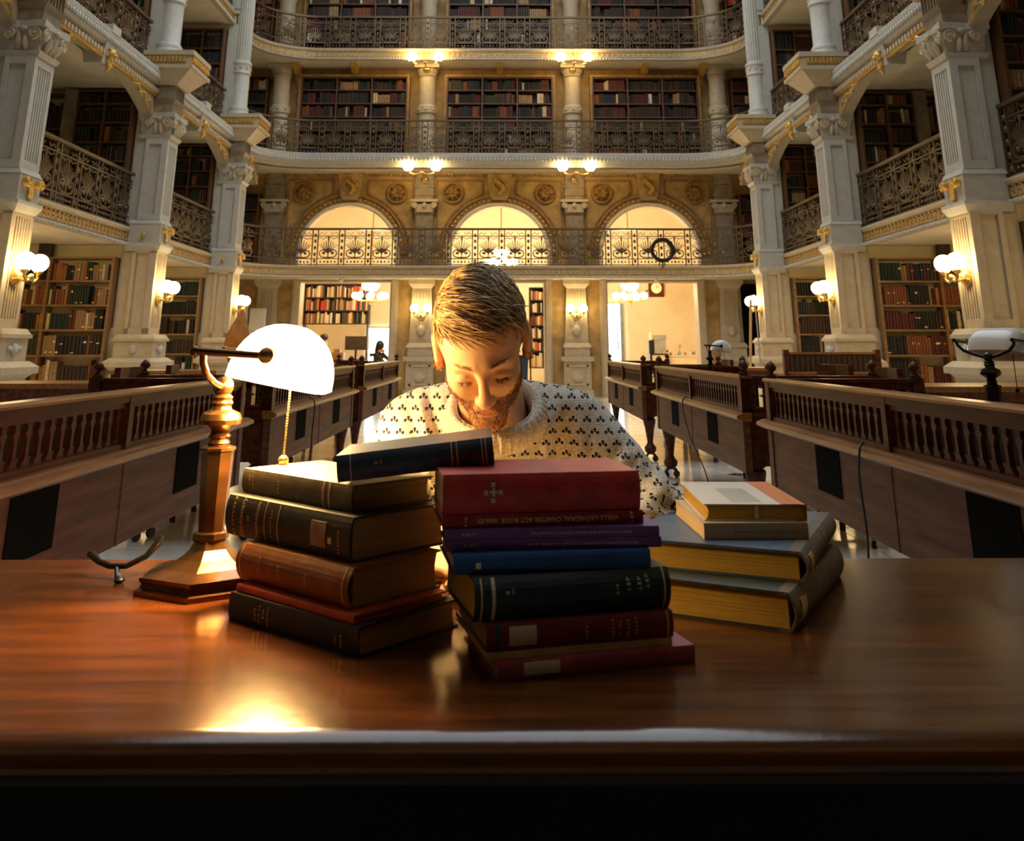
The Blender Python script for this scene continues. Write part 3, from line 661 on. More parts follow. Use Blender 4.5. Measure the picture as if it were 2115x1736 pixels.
def make_table():
    """origin on the floor under the middle of the aisle edge; +x points away from the aisle"""
    root = thing('reading_table', 'x', 'table'); h = LEN/2; W = M['wood']
    MB().box(.035, DEP, -h+.03, h-.03, .695, .732).build('table_top', M['woodrail'], root)
    e = MB(); e.prism([(-.045,.672),(-.05,.682),(-.045,.692),(-.03,.697),(-.018,.703),(.035,.705),(.035,.660),(-.02,.660),(-.03,.668)], 'y', -h-.05, h+.05); e.build('ledge', M['woodrail'], root)
    e = MB(); e.box(.0,.03,-h+.06,h-.06,.385,.660); e.box(-.006,.035,-h,-h+.07,.385,.66); e.box(-.006,.035,h-.07,h,.385,.66); e.box(-.003,.02,-.012,.012,.385,.66)
    pn = e.build('back_panel', M['woodpanel'], root)
    for y in (-.70, .66): MB().box(-.004,.012,y-.145,y+.145,.475,.652).build('vent', M['hole'], pn)  # black block stands in for the shade of an open hole
    for sx, y in ((0,0),): pass
    MB().box(-.002,.052,-h,h,.862,.889).build('frieze_rail', W, root); r = MB(); r.prism([(-.014,.889),(-.014,.897),(-.006,.905),(.056,.905),(.064,.897),(.064,.889)], 'y', -h-.01, h+.01); r.build('top_rail', M['woodrail'], root)
    r = MB(); r.box(.005,.045,-h,h,.700,.722); r.box(.008,.042,-h,h,.844,.864); r.build('bottom_rail', W, root)
    for y in (-h+.035, -.0, h-.035): MB().box(-.004,.052,y-.035 if y else -.022,y+.035 if y else .022,.70,.885).build('rail_post', W, root)
    n = 20
    for half in (-1, 1):
        for i in range(n):
            y = half*(.022+(i+.5)*(h-.07-.022)/n); inst('baluster', BALM, root, (.026,y,.703), (0,0,0), (1,1.08,.90))
    MB().box(.10,.115,-h+.08,h-.08,.732,.872).build('book_rack', M['darkwood'], root)  # dark board added so the gaps between balusters look black
    for sg in (-1, 1):                                   # pierced end galleries, aprons
        y0, y1 = sorted((sg*(h-.004), sg*(h-.044))); en = MB(); en.box(.05,DEP-.02,y0,y1,.700,.724); en.box(.05,DEP-.02,y0,y1,.852,.884); en.box(.02,DEP,sg*(h-.024)-.032,sg*(h-.024)+.032,.884,.902)
        step = (DEP-.07)/8
        for i in range(9):
            x = .05+i*step; w_ = .026 if i not in (0,8) else .05
            en.box(x-w_/2 if i else .05, x+w_/2 if i < 8 else DEP-.02, y0, y1, .724, .852)
            en.prism([(x-step/2+.006,.852),(x,.826),(x+step/2-.006,.852)] if 0 < i < 8 else [(x-.02,.852),(x,.84),(x+.02,.852)], 'y', y0, y1)
            en.prism([(x-step/2+.008,.793),(x-.012,.803),(x-.012,.783)], 'y', y0, y1) if i else None
            en.prism([(x+.012,.803),(x+step/2-.008,.793),(x+.012,.783)], 'y', y0, y1) if i < 8 else None
        en.build('end_gallery', W, root)
        MB().box(.03,DEP-.03,min(sg*(h-.03),sg*(h-.06)),max(sg*(h-.03),sg*(h-.06)),.42,.70).build('end_apron', W, root)
        MB().box(-.02,DEP+.03,min(sg*(h-.05),sg*(h+.03)),max(sg*(h-.05),sg*(h+.03)),.684,.703).build('end_moulding', W, root)
        for x in (.025, DEP-.03):
            p = MB().box(x-.03,x+.03,sg*(h-.03)-.03,sg*(h-.03)+.03,.70,.905).build('corner_post', W, root)
            inst('finial', FIN, p, (x, sg*(h-.03), .905))
        for x in (.075, DEP-.09):
            l = inst('leg', LEGM, root, (x, sg*(h-.12), 0)); inst('caster', CASM, l, (0,0,0), (0,0,.5+x))
    MB().box(DEP-.05,DEP-.03,-h+.08,h-.08,.60,.70).build('front_apron', W, root)
    return root
tp = make_table()
TL = [(1.35,3.47,0,'nearest table on the right, long carved rail running out of frame'), (1.35,7.06,0,'second table on the right, lit desk rail with a hanging cord'), (1.35,11.05,0,'third and farthest table on the right of the aisle'),
      (-1.37,3.60,PI,'nearest table on the left, long carved rail behind the lit lamp'), (-1.37,7.28,PI,'second table on the left, pierced end panel under the lamp shade'), (-1.37,10.95,PI,'third and farthest table on the left of the aisle')]
for q, (x, y, rz, lab) in enumerate(TL):
    lab = 'dark mahogany reading table, '+lab
    if q == 0: tp.location = (x,y,0); tp.rotation_euler = (0,0,rz); tp['label'] = lab
    else: copy_tree(tp, None, (x,y,0), rz, lab)
# cords hanging from the tables
M['cord'] = mat('black_rubber', (.012,.011,.010), .5, var=.1)
def cord(pts, label):
    from mathutils import geometry
    P = []; V = [Vector(p) for p in pts]
    for i in range(len(V)-1):
        a, b, c, d = V[max(i-1,0)], V[i], V[i+1], V[min(i+2,len(V)-1)]
        for t in range(8):
            t /= 8; P.append(.5*((2*b)+(c-a)*t+(2*a-5*b+4*c-d)*t*t+(3*b-a-3*c+d)*t**3))
    P.append(V[-1]); tag(MB().tube(P, .0045, 6).build('power_cord', M['cord'], smooth=True), label, 'cord')
cord([(1.32,3.62,.72),(1.29,3.58,.70),(1.285,3.60,.60),(1.30,3.62,.40),(1.29,3.63,.20),(1.30,3.60,.05),(1.34,3.62,.006)], 'thin black cord hanging down the back of the nearest right table')
cord([(1.32,7.0,.72),(1.29,7.05,.69),(1.29,7.0,.58),(1.31,6.85,.42),(1.34,6.6,.25),(1.36,6.5,.006)], 'thin black cord hanging down the second right table')
cord([(-1.34,6.7,.73),(-1.31,6.75,.69),(-1.31,6.72,.5),(-1.32,6.74,.25),(-1.33,6.72,.006)], 'thin black cord hanging down the second left table')
# wooden chairs drawn up on the far side of the tables
def make_chair():
    t = thing('wooden_chair', 'x', 'chair', group='chairs at the reading tables'); W = M['wood']
    m = MB(); m.box(-.21,.21,-.22,.22,.43,.47); m.box(-.19,.19,-.2,.2,.40,.43); m.build('seat', W, t)
    for x in (-.18,.18):
        for y in (-.18,.18):
            MB().tube([(x*1.15,y*1.15,0),(x*1.05,y*1.05,.2),(x,y,.41)], [.018,.024,.02], 8).build('leg', W, t, smooth=True)
    for y in (-.19,.19): MB().tube([(-.19,y,.16),(.19,y,.16)], .012, 6).build('stretcher', W, t)
    for y in (-.18,-.06,.06,.18): MB().tube([(.19,y,.46),(.24,y*1.05,.86)], .013, 6).build('back_spindle', W, t)
    MB().prism([(.22,-.23),(.26,-.23),(.285,0),(.26,.23),(.22,.23),(.25,0)], 'z', .84, .93).build('back_rail', W, t)
    return t
ch = make_chair()
for q, (x, y, rz, lab) in enumerate(((2.25,6.3,0,'under the second right table'), (2.35,7.5,.2,'farther along the second right table'), (-2.3,6.6,PI,'behind the second left table'), (-2.35,7.6,PI+.2,'farther along the second left table'), (2.35,11.2,0,'at the farthest right table'), (-2.35,10.8,PI,'at the farthest left table'))):
    lab = 'dark wooden chair with spindle back, '+lab
    if q == 0: ch.location = (x,y,0); ch.rotation_euler = (0,0,rz); ch['label'] = lab
    else: copy_tree(ch, None, (x,y,0), rz, lab)
# carrels and tables outside the aisle
def side_desk(loc, wd, dp, ht, label, panel=True):
    t = thing('side_table', label, 'table', loc); W = M['wood']
    MB().box(-wd/2,wd/2,-dp/2,dp/2,ht-.04,ht).build('table_top', M['woodrail'], t)
    MB().box(-wd/2+.04,wd/2-.04,-dp/2+.04,-dp/2+.06,ht-.32,ht-.04).build('apron', M['woodpanel'], t)
    for x in (-wd/2+.06, wd/2-.06):
        for y in (-dp/2+.08, dp/2-.06): MB().lathe([(.03,0),(.045,.05),(.03,.12),(.04,.35),(.045,ht-.04)], 10, T(x,y,0)).build('leg', W, t, smooth=True)
    if panel:
        b = MB(); b.box(-wd/2,wd/2,-dp/2,-dp/2+.03,ht,ht+.22); b.box(-wd/2-.03,-wd/2+.03,-dp/2-.02,-dp/2+.05,.3,ht+.27); b.box(wd/2-.03,wd/2+.03,-dp/2-.02,-dp/2+.05,.3,ht+.27)
        b.build('screen', W, t); r = MB(); r.box(-wd/2,wd/2,-dp/2-.015,-dp/2+.045,ht+.22,ht+.245); r.box(-wd/2,wd/2,-dp/2-.03,-dp/2,ht+.005,ht+.03); r.build('screen_rail', M['woodrail'], t)
        p = MB(); p.box(-wd/2+.03,wd/2-.03,-dp/2+.005,-dp/2+.025,.35,ht); pp = p.build('front_panel', M['woodpanel'], t)
        MB().box(-.12,.06,-dp/2-.004,-dp/2+.01,ht-.22,ht-.06).build('vent', M['hole'], pp)  # shade of the panel hole painted as a black block
        for i in range(int(wd/.06)): x = -wd/2+.06+i*.06; MB().box(x-.018,x+.018,-dp/2-.008,-dp/2+.001,ht+.03,ht+.215).build('baluster', M['darkwood'], t)
side_desk((3.75,11.4,0), 1.05, .8, .77, 'small screened wooden carrel between the right columns, seen past the near rail')
side_desk((3.35,7.6,0), 1.7, .8, .78, 'plain wooden table standing beyond the nearest right table', False)
side_desk((-3.55,8.3,0), 1.7, .8, .78, 'plain wooden table standing beyond the nearest left table', False)
side_desk((3.1,13.6,0), 1.2, .8, .80, 'distant wooden table in front of the right doorway', False)
side_desk((-4.1,12.0,0), 1.3, .8, .80, 'distant wooden table near the second left column', False)

for x, w_ in ((-3.75,'left'), (3.45,'right')):
    tag(MB().lathe([(.02,0),(.05,.01),(.06,.05),(.03,.09)], 12, Matrix.Translation((x,21.45,2.50)) @ Matrix.Rotation(.5,4,'Y')).tube([(x,21.45,2.56),(x,21.45,2.60)], .012, 6).build('spotlight', M['annex'], smooth=True), 'tiny white spotlight under the lowest far gallery above the %s doorway' % w_, 'spotlight')
# ================================================================ the bright room beyond the doorways
M['window'] = glow('daylit_window_glass', (.86,.96,1.0), 6.0)
def shelves_annex(label, x0, x1, y, zs, zt, ups): return bookcase(label, x0, x1, y, zs, zt, ups, books=False, m='darkwood')
annex_books = MB()
stuff_keep = stuff
def annex_case(label, x0, x1, y, zs, zt, ups, which):
    rt = shelves_annex(label, x0, x1, y, zs, zt, ups)
    for u in (ups[0]+.02, ups[-1]-.02): MB().box(u-.02, u+.02, y, y+.26, 0, zs[0]-.028).build('leg', M['darkwood'], rt).location = -rt.location
    for q, (z, zn) in enumerate(zip(zs, zs[1:]+[zt])):
        for a, b in zip(ups, ups[1:]):
            x = a+.03; k = 0
            while x < b-.06:
                t_ = random.uniform(.035,.07); h = (zn-z)*random.uniform(.62,.88); ci = random.choices(range(12), W_BRIGHT)[0]; k += 1
                if random.random() < .9:
                    o = inst('book', BK, None, (x+t_/2, y+.04, z), (0,0,0), (t_*.95,.18,h), BM[ci])
                    tag(o, '%s book, %s from the left, %s row, %s' % (PW[ci], ordw(k), ('lowest','middle','top','highest','fifth','sixth')[q], which+(', left section' if a == ups[0] else ', right section')), 'book', 'bright books in the far room')
                x += t_
annex_case('dark shelves of bright books seen through the left doorway', -5.7, -3.86, 27.0, [1.74,2.10,2.46], 2.84, [-5.7,-4.83,-3.86], 'left doorway shelves')
annex_case('narrow shelves of books seen through the centre doorway', .72, 1.16, 27.2, [.55,1.0,1.34,1.7,2.05,2.4], 2.75, [.72,1.16], 'centre doorway shelves')
def chandelier(label, loc):
    t = thing('chandelier', label, 'chandelier', loc); m = MB(); m.tube([(0,0,-.22),(0,0,5.6-loc[2])], .02, 8); m.sphere((0,0,-.16), .06, 10, 8); m.sphere((0,0,-.24), .03, 8, 6); m.build('stem', M['brass'], t, smooth=True)
    m = MB(); m.lathe([(.02,.10),(.16,.12),(.23,.20),(.24,.27),(.2,.28)], 20); m.build('bowl', M['globe'], t, smooth=True)
    for i in range(8):
        a = 2*PI*i/8+.2; x, y = .40*math.cos(a), .40*math.sin(a)
        MB().tube([(0,0,-.12),(x*.5,y*.5,-.17),(x,y,-.13)], .012, 6).build('arm', M['brass'], t, smooth=True)
        inst('globe', GLOBE, t, (x,y,-.03), (0,0,0), (.085,.085,.085), M['globe'])
    l = bpy.data.lights.new('chandelier_light', 'POINT'); l.energy = 150; l.color = (1,.80,.52); l.shadow_soft_size = .3; lo = bpy.data.objects.new('chandelier_light', l); C.objects.link(lo); lo.parent = t; lo.location = (0,0,.55)
chandelier('globe chandelier glowing beyond the left doorway', (-3.55,25.0,2.42))
chandelier('globe chandelier glowing beyond the right doorway', (3.32,25.0,2.42))
chandelier('globe chandelier in the far room behind the seated man', (-.1,26.0,3.4))
def room_window(n, x0, x1, z0, z1, y=28.95):
    m = MB(); m.box(x0,x1,y-.02,y,z0,z1); o = m.build('window_%d' % n, M['window']); o['kind'] = 'structure'
    f = MB(); f.box(x0-.07,x0,y-.08,y,z0-.06,z1+.07); f.box(x1,x1+.07,y-.08,y,z0-.06,z1+.07); f.box(x0,x1,y-.08,y,z1,z1+.07); f.box(x0,x1,y-.08,y,z0-.06,z0); f.build('window_frame', M['annex'], o)
    return o
room_window(1, -4.10, -3.10, .66, 1.64)
w2 = room_window(2, 2.76, 3.60, .30, 2.36)
MB().box(3.50,3.60,28.80,28.90,.1,2.36).build('window_stile', mat('blue_grey_metal',(.25,.30,.34),.4), w2)
MB().tube([(3.47,28.8,1.0),(3.40,28.72,1.02),(3.40,28.72,1.5),(3.47,28.8,1.52)], .02, 6).build('window_handle', M['black'], w2)

# seated reader silhouetted at the far window: built with the man below (needs the surface helper)
# wall clock
t = thing('wall_clock', 'square brown wall clock with a pale dial seen through the right doorway', 'clock', (4.35,27.0,2.72))
MB().box(-.22,.22,0,.1,-.25,.25).build('case', M['wood'], t); MB().lathe([(.15,0),(.15,.02),(.13,.02)], 20, Matrix.Rotation(PI/2,4,'X')).build('dial', M['cream'], t)
MB().tube([(0,-.03,0),(.06,-.03,.05)], .008, 4).tube([(0,-.03,0),(0,-.03,.1)], .006, 4).build('hands', M['black'], t); MB().box(.235,.26,0,.08,-.22,.30).build('bracket', M['brass'], t)
MB().box(-.02,.02,.1,2.0,.0,.04).build('wall_arm', M['black'], t)
# drinks machine on a stand
t = thing('coffee_machine', 'grey drinks machine on a dark stand seen through the right doorway', 'machine', (4.32,27.0,0))
GR = mat('brushed_grey_plastic', (.35,.34,.33), .4)
MB().box(-.26,.26,-.2,.2,0,.92).build('stand', M['black'], t); MB().box(-.2,.2,-.215,-.19,.5,.88).build('front_panel', mat('printed_panel',(.62,.5,.36),.5), t)
MB().box(-.12,.2,-.18,.18,.92,1.36).box(-.14,.22,-.2,.2,1.3,1.42).build('body', GR, t); MB().box(-.27,-.14,-.15,.1,.92,1.28).build('grinder', M['black'], t); MB().lathe([(.06,0),(.06,.22)], 12, T(-.18,0,1.28)).build('hopper', M['annex'], t)
MB().box(.22,.27,-.12,-.05,.95,1.02).build('cup', BM[10], t)
t = thing('sink_counter', 'white kitchen counter with a tap seen through the right doorway', 'counter', (5.0,27.3,0))
MB().box(-.4,.8,-.25,.3,0,.84).build('cabinet', M['annex'], t); MB().box(-.42,.82,-.28,.32,.84,.88).build('worktop', M['marble'], t); MB().tube([(0,.1,.88),(0,.1,1.12),(0,.0,1.17),(0,-.1,1.1)], .015, 8).build('tap', M['brass'], t)
for x in (-.2,.2,.6): MB().box(x-.18,x+.18,-.262,-.25,.08,.78).build('cabinet_door', M['cream'], t)
for i, x in enumerate((-.3,-.16,-.06,.1,.22,.34)):
    o = tag(MB().lathe([(.03,0),(.05,.02),(.05,.06+.01*(i%3)),(.02,.08+.01*(i%3))], 10, T(5.0+x,27.1,.88)).build('dish', [M['brass'],M['label_cream'],GR][i%3], smooth=True), 'small dish, %s from the left on the white sink counter' % ordw(i+1), 'dish', 'dishes on the sink counter')
# office things through the left doorway
t = thing('floor_lamp', 'slim pale column lamp standing beyond the left doorway', 'lamp', (-4.75,25.2,0)); MB().lathe([(.14,0),(.14,.03),(.03,.05)], 14).build('base', M['black'], t); MB().tube([(-.07,0,.04),(-.07,0,1.25)], .022, 8).tube([(.07,0,.04),(.07,0,1.25)], .022, 8).build('posts', M['annex'], t); MB().sphere((0,0,1.34),(.12,.12,.09),12,8).build('head', M['black'], t, smooth=True)
t = thing('office_desk', 'brown office desk with a dark screen beyond the left doorway', 'desk', (-4.25,26.2,0)); MB().box(-.55,.5,-.35,.35,.72,.76).build('desk_top', M['wood'], t); MB().box(-.5,-.46,-.3,.3,0,.72).box(.42,.46,-.3,.3,0,.72).box(-.5,.46,-.3,-.28,.2,.72).build('desk_frame', M['shelfwood'], t)
t2 = thing('computer_monitor', 'dark computer monitor on the brown desk beyond the left doorway', 'monitor', (-4.05,26.2,.76)); MB().box(-.3,.3,-.02,.02,.26,.62).build('screen', M['darkwood'], t2); MB().box(-.03,.03,0,.03,.0,.3).box(-.12,.12,-.08,.08,0,.02).build('foot', M['black'], t2); MB().box(.31,.35,-.02,.02,.26,.62).build('side_edge', GR, t2)
tag(MB().box(-4.7,-4.35,26.0,26.3,.761,.95).box(-4.62,-4.45,26.02,26.2,.95,1.05).build('desk_box', M['shelfwood']), 'small brown boxes piled on the desk beyond the left doorway', 'box')
t = thing('blue_bin', 'tall blue bin standing in the centre doorway behind the man', 'bin', (.42,24.0,0)); MB().frust((-.14,.14,-.14,.14),(-.17,.17,-.17,.17),0,.85).build('bin_body', mat('blue_plastic',(.012,.05,.16),.45), t); MB().box(-.18,.18,-.18,.18,.85,.9).build('bin_lid', mat('dark_blue_plastic',(.008,.03,.1),.4), t)
# left corner by the gallery curve: pinned boards, drawing table, brown cover
for i, (x, z) in enumerate(((-6.05,1.55), (-5.63,1.5))):
    tag(MB().box(x-.17,x+.17,21.70,21.74,z-.42,z+.42).box(x-.19,x+.19,21.735,21.75,z-.44,z+.44).build('pinned_board', M['annex']), ('taller', 'smaller')[i]+' pale board leaning in the left corner beyond the third column', 'board')
t = thing('drawing_table', 'tilted pale drawing board on a stand in the left far corner', 'drawing table', (-5.0,20.2,0)); MB().box(-.45,.45,-.02,.02,-.3,.3, Matrix.Translation((0,0,1.05)) @ Matrix.Rotation(-.9,4,'X')).build('board', M['annex'], t); MB().tube([(-.3,.1,0),(.1,0,1.0)], .02, 6).tube([(.3,.1,0),(-.1,0,1.0)], .02, 6).build('trestle', M['darkwood'], t); MB().box(-.5,.5,-.28,-.24,1.38,1.42).build('rail', GR, t)
m = MB(); prof = [(.02,0),(.10,.02),(.19,.18),(.235,.36),(.225,.48),(.16,.66),(.07,.86),(.012,.98)]
m.lathe([(r, z) for r, z in prof], 20, Matrix.Translation((-4.93,17.6,.78)) @ Matrix.Rotation(.09,4,'Y') @ Matrix.Diagonal((1,.5,1,1)))
tt = thing('draped_stand', 'brown pointed leather cover on a stand behind the lit lamp', 'stand', (0,0,0)); m.build('cover', mat('brown_leather',(.36,.13,.02),.5), tt, smooth=True); MB().tube([(-4.93,17.6,0),(-4.93,17.6,.8)], .03, 8).box(-5.1,-4.76,17.45,17.75,0,.03).build('stand_post', M['darkwood'], tt)
# right corner: black slab painted as the unlit doorway, leaning pole
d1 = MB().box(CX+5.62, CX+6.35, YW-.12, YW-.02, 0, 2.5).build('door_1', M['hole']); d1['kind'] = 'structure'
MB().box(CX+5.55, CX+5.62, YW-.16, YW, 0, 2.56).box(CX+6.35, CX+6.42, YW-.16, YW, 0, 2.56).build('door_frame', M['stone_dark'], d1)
tag(MB().tube([(4.62,18.3,.02),(4.82,18.5,1.97)], .025, 8).build('wooden_pole', mat('pale_wood',(.55,.36,.12),.5)), 'long pale wooden pole leaning beside the third right column', 'pole')
tag(MB().tube([(4.80,18.0,.02),(4.78,18.05,2.05)], .012, 8).build('metal_rod', GR), 'thin grey upright rod beside the leaning pole', 'rod')
tag(MB().lathe([(.02,0),(.2,.02),(.17,.1),(.05,.16)], 10, T(4.55,17.9,0)).build('red_cloth', BM[10], smooth=True), 'crumpled red cloth at the foot of the leaning pole', 'cloth')
# ================================================================ the desk in front
DZ = .70
def desk_wood():
    m, n, b = nt('polished_brown_desk'); tc = N(n,'ShaderNodeTexCoord'); mp = N(n,'ShaderNodeMapping'); mp.inputs['Scale'].default_value = (1.2,14,14)
    nz = N(n,'ShaderNodeTexNoise'); nz.inputs['Scale'].default_value = 3.2; nz.inputs['Detail'].default_value = 8; nz.inputs['Roughness'].default_value = .6
    n.links.new(tc.outputs['Object'], mp.inputs['Vector']); n.links.new(mp.outputs[0], nz.inputs['Vector'])
    cr = N(n,'ShaderNodeValToRGB'); e = cr.color_ramp.elements; e[0].position = .32; e[0].color = (.040,.012,.003,1); e[1].position = .72; e[1].color = (.14,.041,.007,1)
    n.links.new(nz.outputs['Fac'], cr.inputs[0]); n.links.new(cr.outputs[0], b.inputs['Base Color'])
    n2 = N(n,'ShaderNodeTexNoise'); n2.inputs['Scale'].default_value = 55; n2.inputs['Detail'].default_value = 3; n.links.new(tc.outputs['Object'], n2.inputs['Vector'])
    bp = N(n,'ShaderNodeBump'); bp.inputs['Strength'].default_value = .05; bp.inputs['Distance'].default_value = .004; n.links.new(n2.outputs['Fac'], bp.inputs['Height']); n.links.new(bp.outputs[0], b.inputs['Normal'])
    b.inputs['Roughness'].default_value = .17; b.inputs['Specular IOR Level'].default_value = .45
    return m
M['desk'] = desk_wood()
t = thing('desk', 'wide polished brown wooden desk with a rounded front edge', 'desk', (0,1.4,0))
def P2(y, z): return (y-1.4, z)
pr = [P2(1.78,DZ-.004), P2(1.776,DZ), P2(1.035,DZ)]+[P2(1.035-.032*math.sin(a*PI/16), DZ-.022*(1-math.cos(a*PI/16))) for a in range(1,9)]+[P2(1.006,DZ-.028), P2(1.03,DZ-.032), P2(1.78,DZ-.032)]
MB().prism(pr, 'x', -1.32, 1.32).build('desk_top', M['desk'], t, smooth=30)
MB().prism([P2(1.04,DZ-.032),P2(1.036,DZ-.042),P2(1.045,DZ-.052),P2(1.06,DZ-.055),P2(1.06,DZ-.032)], 'x', -1.27, 1.27).build('edge_moulding', M['darkwood'], t)  # near-black colour stands in for the shade below the desk edge
MB().box(-1.24,1.24,1.07-1.4,1.09-1.4,.06,DZ-.032).build('front_panel', mat('black_stained_wood', (.008,.005,.0035), .6, var=.2, spec=.1), t)  # shade on the desk front is put into this near-black colour
for s in (-1,1): MB().box(min(s*1.2,s*1.24),max(s*1.2,s*1.24),1.09-1.4,1.74-1.4,.06,DZ-.05).build('side_panel', M['wood'], t)
MB().box(-1.25,1.25,1.05-1.4,1.11-1.4,0,.09).build('plinth', M['darkwood'], t)
for s in (-1,1): MB().lathe([(.03,0),(.045,.04),(.03,.1),(.04,.4),(.04,DZ-.05)], 12, T(s*1.18,1.70-1.4,0)).build('leg', M['wood'], t, smooth=True)

# ================================================================ books
def pages_mat(name, col):
    return mat(name, col, .75, var=.22, scale=3, stretch=(1.5,1.5,260), bump=.25)
M['pages'] = pages_mat('aged_page_edges', (.46,.30,.13)); M['pages_y'] = pages_mat('yellow_page_edges', (.62,.40,.06)); M['pages_w'] = pages_mat('cream_page_edges', (.72,.58,.34))
M['gilt'] = mat('gilt_lettering', (.88,.60,.22), .4, .0, var=.1); M['redink'] = mat('red_print', (.42,.08,.05), .6); M['label_tan'] = mat('tan_label', (.42,.32,.16), .6, var=.2, scale=60); M['silver'] = mat('pale_lettering', (.62,.58,.52), .5)
def cloth(name, c, rough=.5, bump=.18, spec=.4): return mat(name, c, rough, var=.16, scale=40, bump=bump, bscale=420, spec=spec)
def marks_mesh(n, size):
    """worn, unreadable tooling: a run of small strokes"""
    m = MB(); r_ = random.Random(n*31+int(size*1e5)); p = size*.66; x0 = -n*p/2
    for i in range(n):
        x = x0+i*p+.06*size; h = size*r_.uniform(.42,.62)
        for _ in range(r_.choice((2,3))):
            if r_.random() < .5: a = x+r_.uniform(0,.34)*size; m.add([(a,-h/2,0),(a+.12*size,-h/2,0),(a+.12*size,h/2,0),(a,h/2,0)], [(0,1,2,3)])
            else: b = r_.uniform(-h/2,h/2-.1*size); m.add([(x,b,0),(x+.44*size,b,0),(x+.44*size,b+.11*size,0),(x,b+.11*size,0)], [(0,1,2,3)])
    return m.mesh('lettering', False)
def text_mesh(s, size, align='CENTER'):
    if s[0] == '#': return marks_mesh(int(s[1:]), size)
    cu = bpy.data.curves.new('lettering', 'FONT'); cu.body = s; cu.size = size; cu.align_x = align; cu.align_y = 'CENTER'; cu.resolution_u = 2
    o = bpy.data.objects.new('lettering_tmp', cu); C.objects.link(o); dg = bpy.context.evaluated_depsgraph_get()
    me = bpy.data.meshes.new_from_object(o.evaluated_get(dg)); bpy.data.objects.remove(o); bpy.data.curves.remove(cu); return me
def desk_book(label, org, z, yaw, L, W, th, cover, pages='pages', rnd=.004, boards=.003, texts=(), bands=(), patches=(), tilt=None, over=.004, spinemat=None):
    """org: corner of the spine side; x runs along the spine, y from spine to fore-edge"""
    r = thing('book', label, 'book', (org[0], org[1], z), 0); r.rotation_euler = (tilt[0], tilt[1], yaw) if tilt else (0,0,yaw)
    n = 8; sy = lambda zz: -rnd*max(0, 1-((zz-th/2)/(th/2))**2)
    arc = [(sy(th*i/n), th*i/n) for i in range(n+1)]; inn = [(sy(th*i/n)+boards*.8, boards+(th-2*boards)*i/n) for i in range(n+1)]
    bd = [(W,0),(.008,0),(.005,.0008),(0,0)]
    prof = [(W,0)]+arc+[(W,th),(W,th-boards)]+inn[::-1]+[(W,boards)]
    if spinemat is None:
        c = MB().prism(prof, 'x', 0, L).build('cover', cover, r)
    else:
        MB().box(0,L,.012,W,0,boards).box(0,L,.012,W,th-boards,th).build('cover', cover, r)
        MB().prism([(.016,-.0006)]+arc+[(.016,th+.0006),(.016,th-boards)]+inn[::-1]+[(.016,boards)], 'x', -.0006, L+.0006).build('spine', spinemat, r)
    fe = [(W-over-.004*math.sin(PI*i/6), boards+(th-2*boards)*i/6) for i in range(7)]
    MB().prism([(boards,boards)]+fe+[(boards,th-boards)], 'x', over*.8, L-over*.8).build('pages', M[pages], r)
    for (s, x, zc, size, rot, mt) in texts:             # rot: 0 upright, 90 reading upwards, 180 upside down
        me = text_mesh(s, size); co = np.zeros(len(me.vertices)*3); me.vertices.foreach_get('co', co); co = co.reshape(-1,3); a = math.radians(rot)
        X = x+co[:,0]*math.cos(a)-co[:,1]*math.sin(a); Zz = zc+co[:,0]*math.sin(a)+co[:,1]*math.cos(a)
        Y = np.array([sy(q) for q in Zz])-.0007; me.vertices.foreach_set('co', np.stack([X,Y,Zz],1).ravel()); me.update(); obj('spine_lettering', me, M[mt], r)
    for (x, w_, mt) in bands:
        MB().prism([(y-.0007,zz) for y, zz in arc]+[(y+.001,zz) for y, zz in arc][::-1], 'x', x-w_/2, x+w_/2).build('spine_band', M[mt] if isinstance(mt, str) else mt, r)
    for (x0, x1, z0, z1, mt) in patches:
        zz = [z0+(z1-z0)*i/4 for i in range(5)]
        MB().prism([(sy(q)-.0012,q) for q in zz]+[(sy(q)+.001,q) for q in zz][::-1], 'x', x0, x1).build('spine_label', M[mt] if isinstance(mt, str) else mt, r)
    return r
D2 = math.radians
def from_F(F_, ang, L): return (F_[0]+L*math.cos(D2(ang)), F_[1]+L*math.sin(D2(ang)))
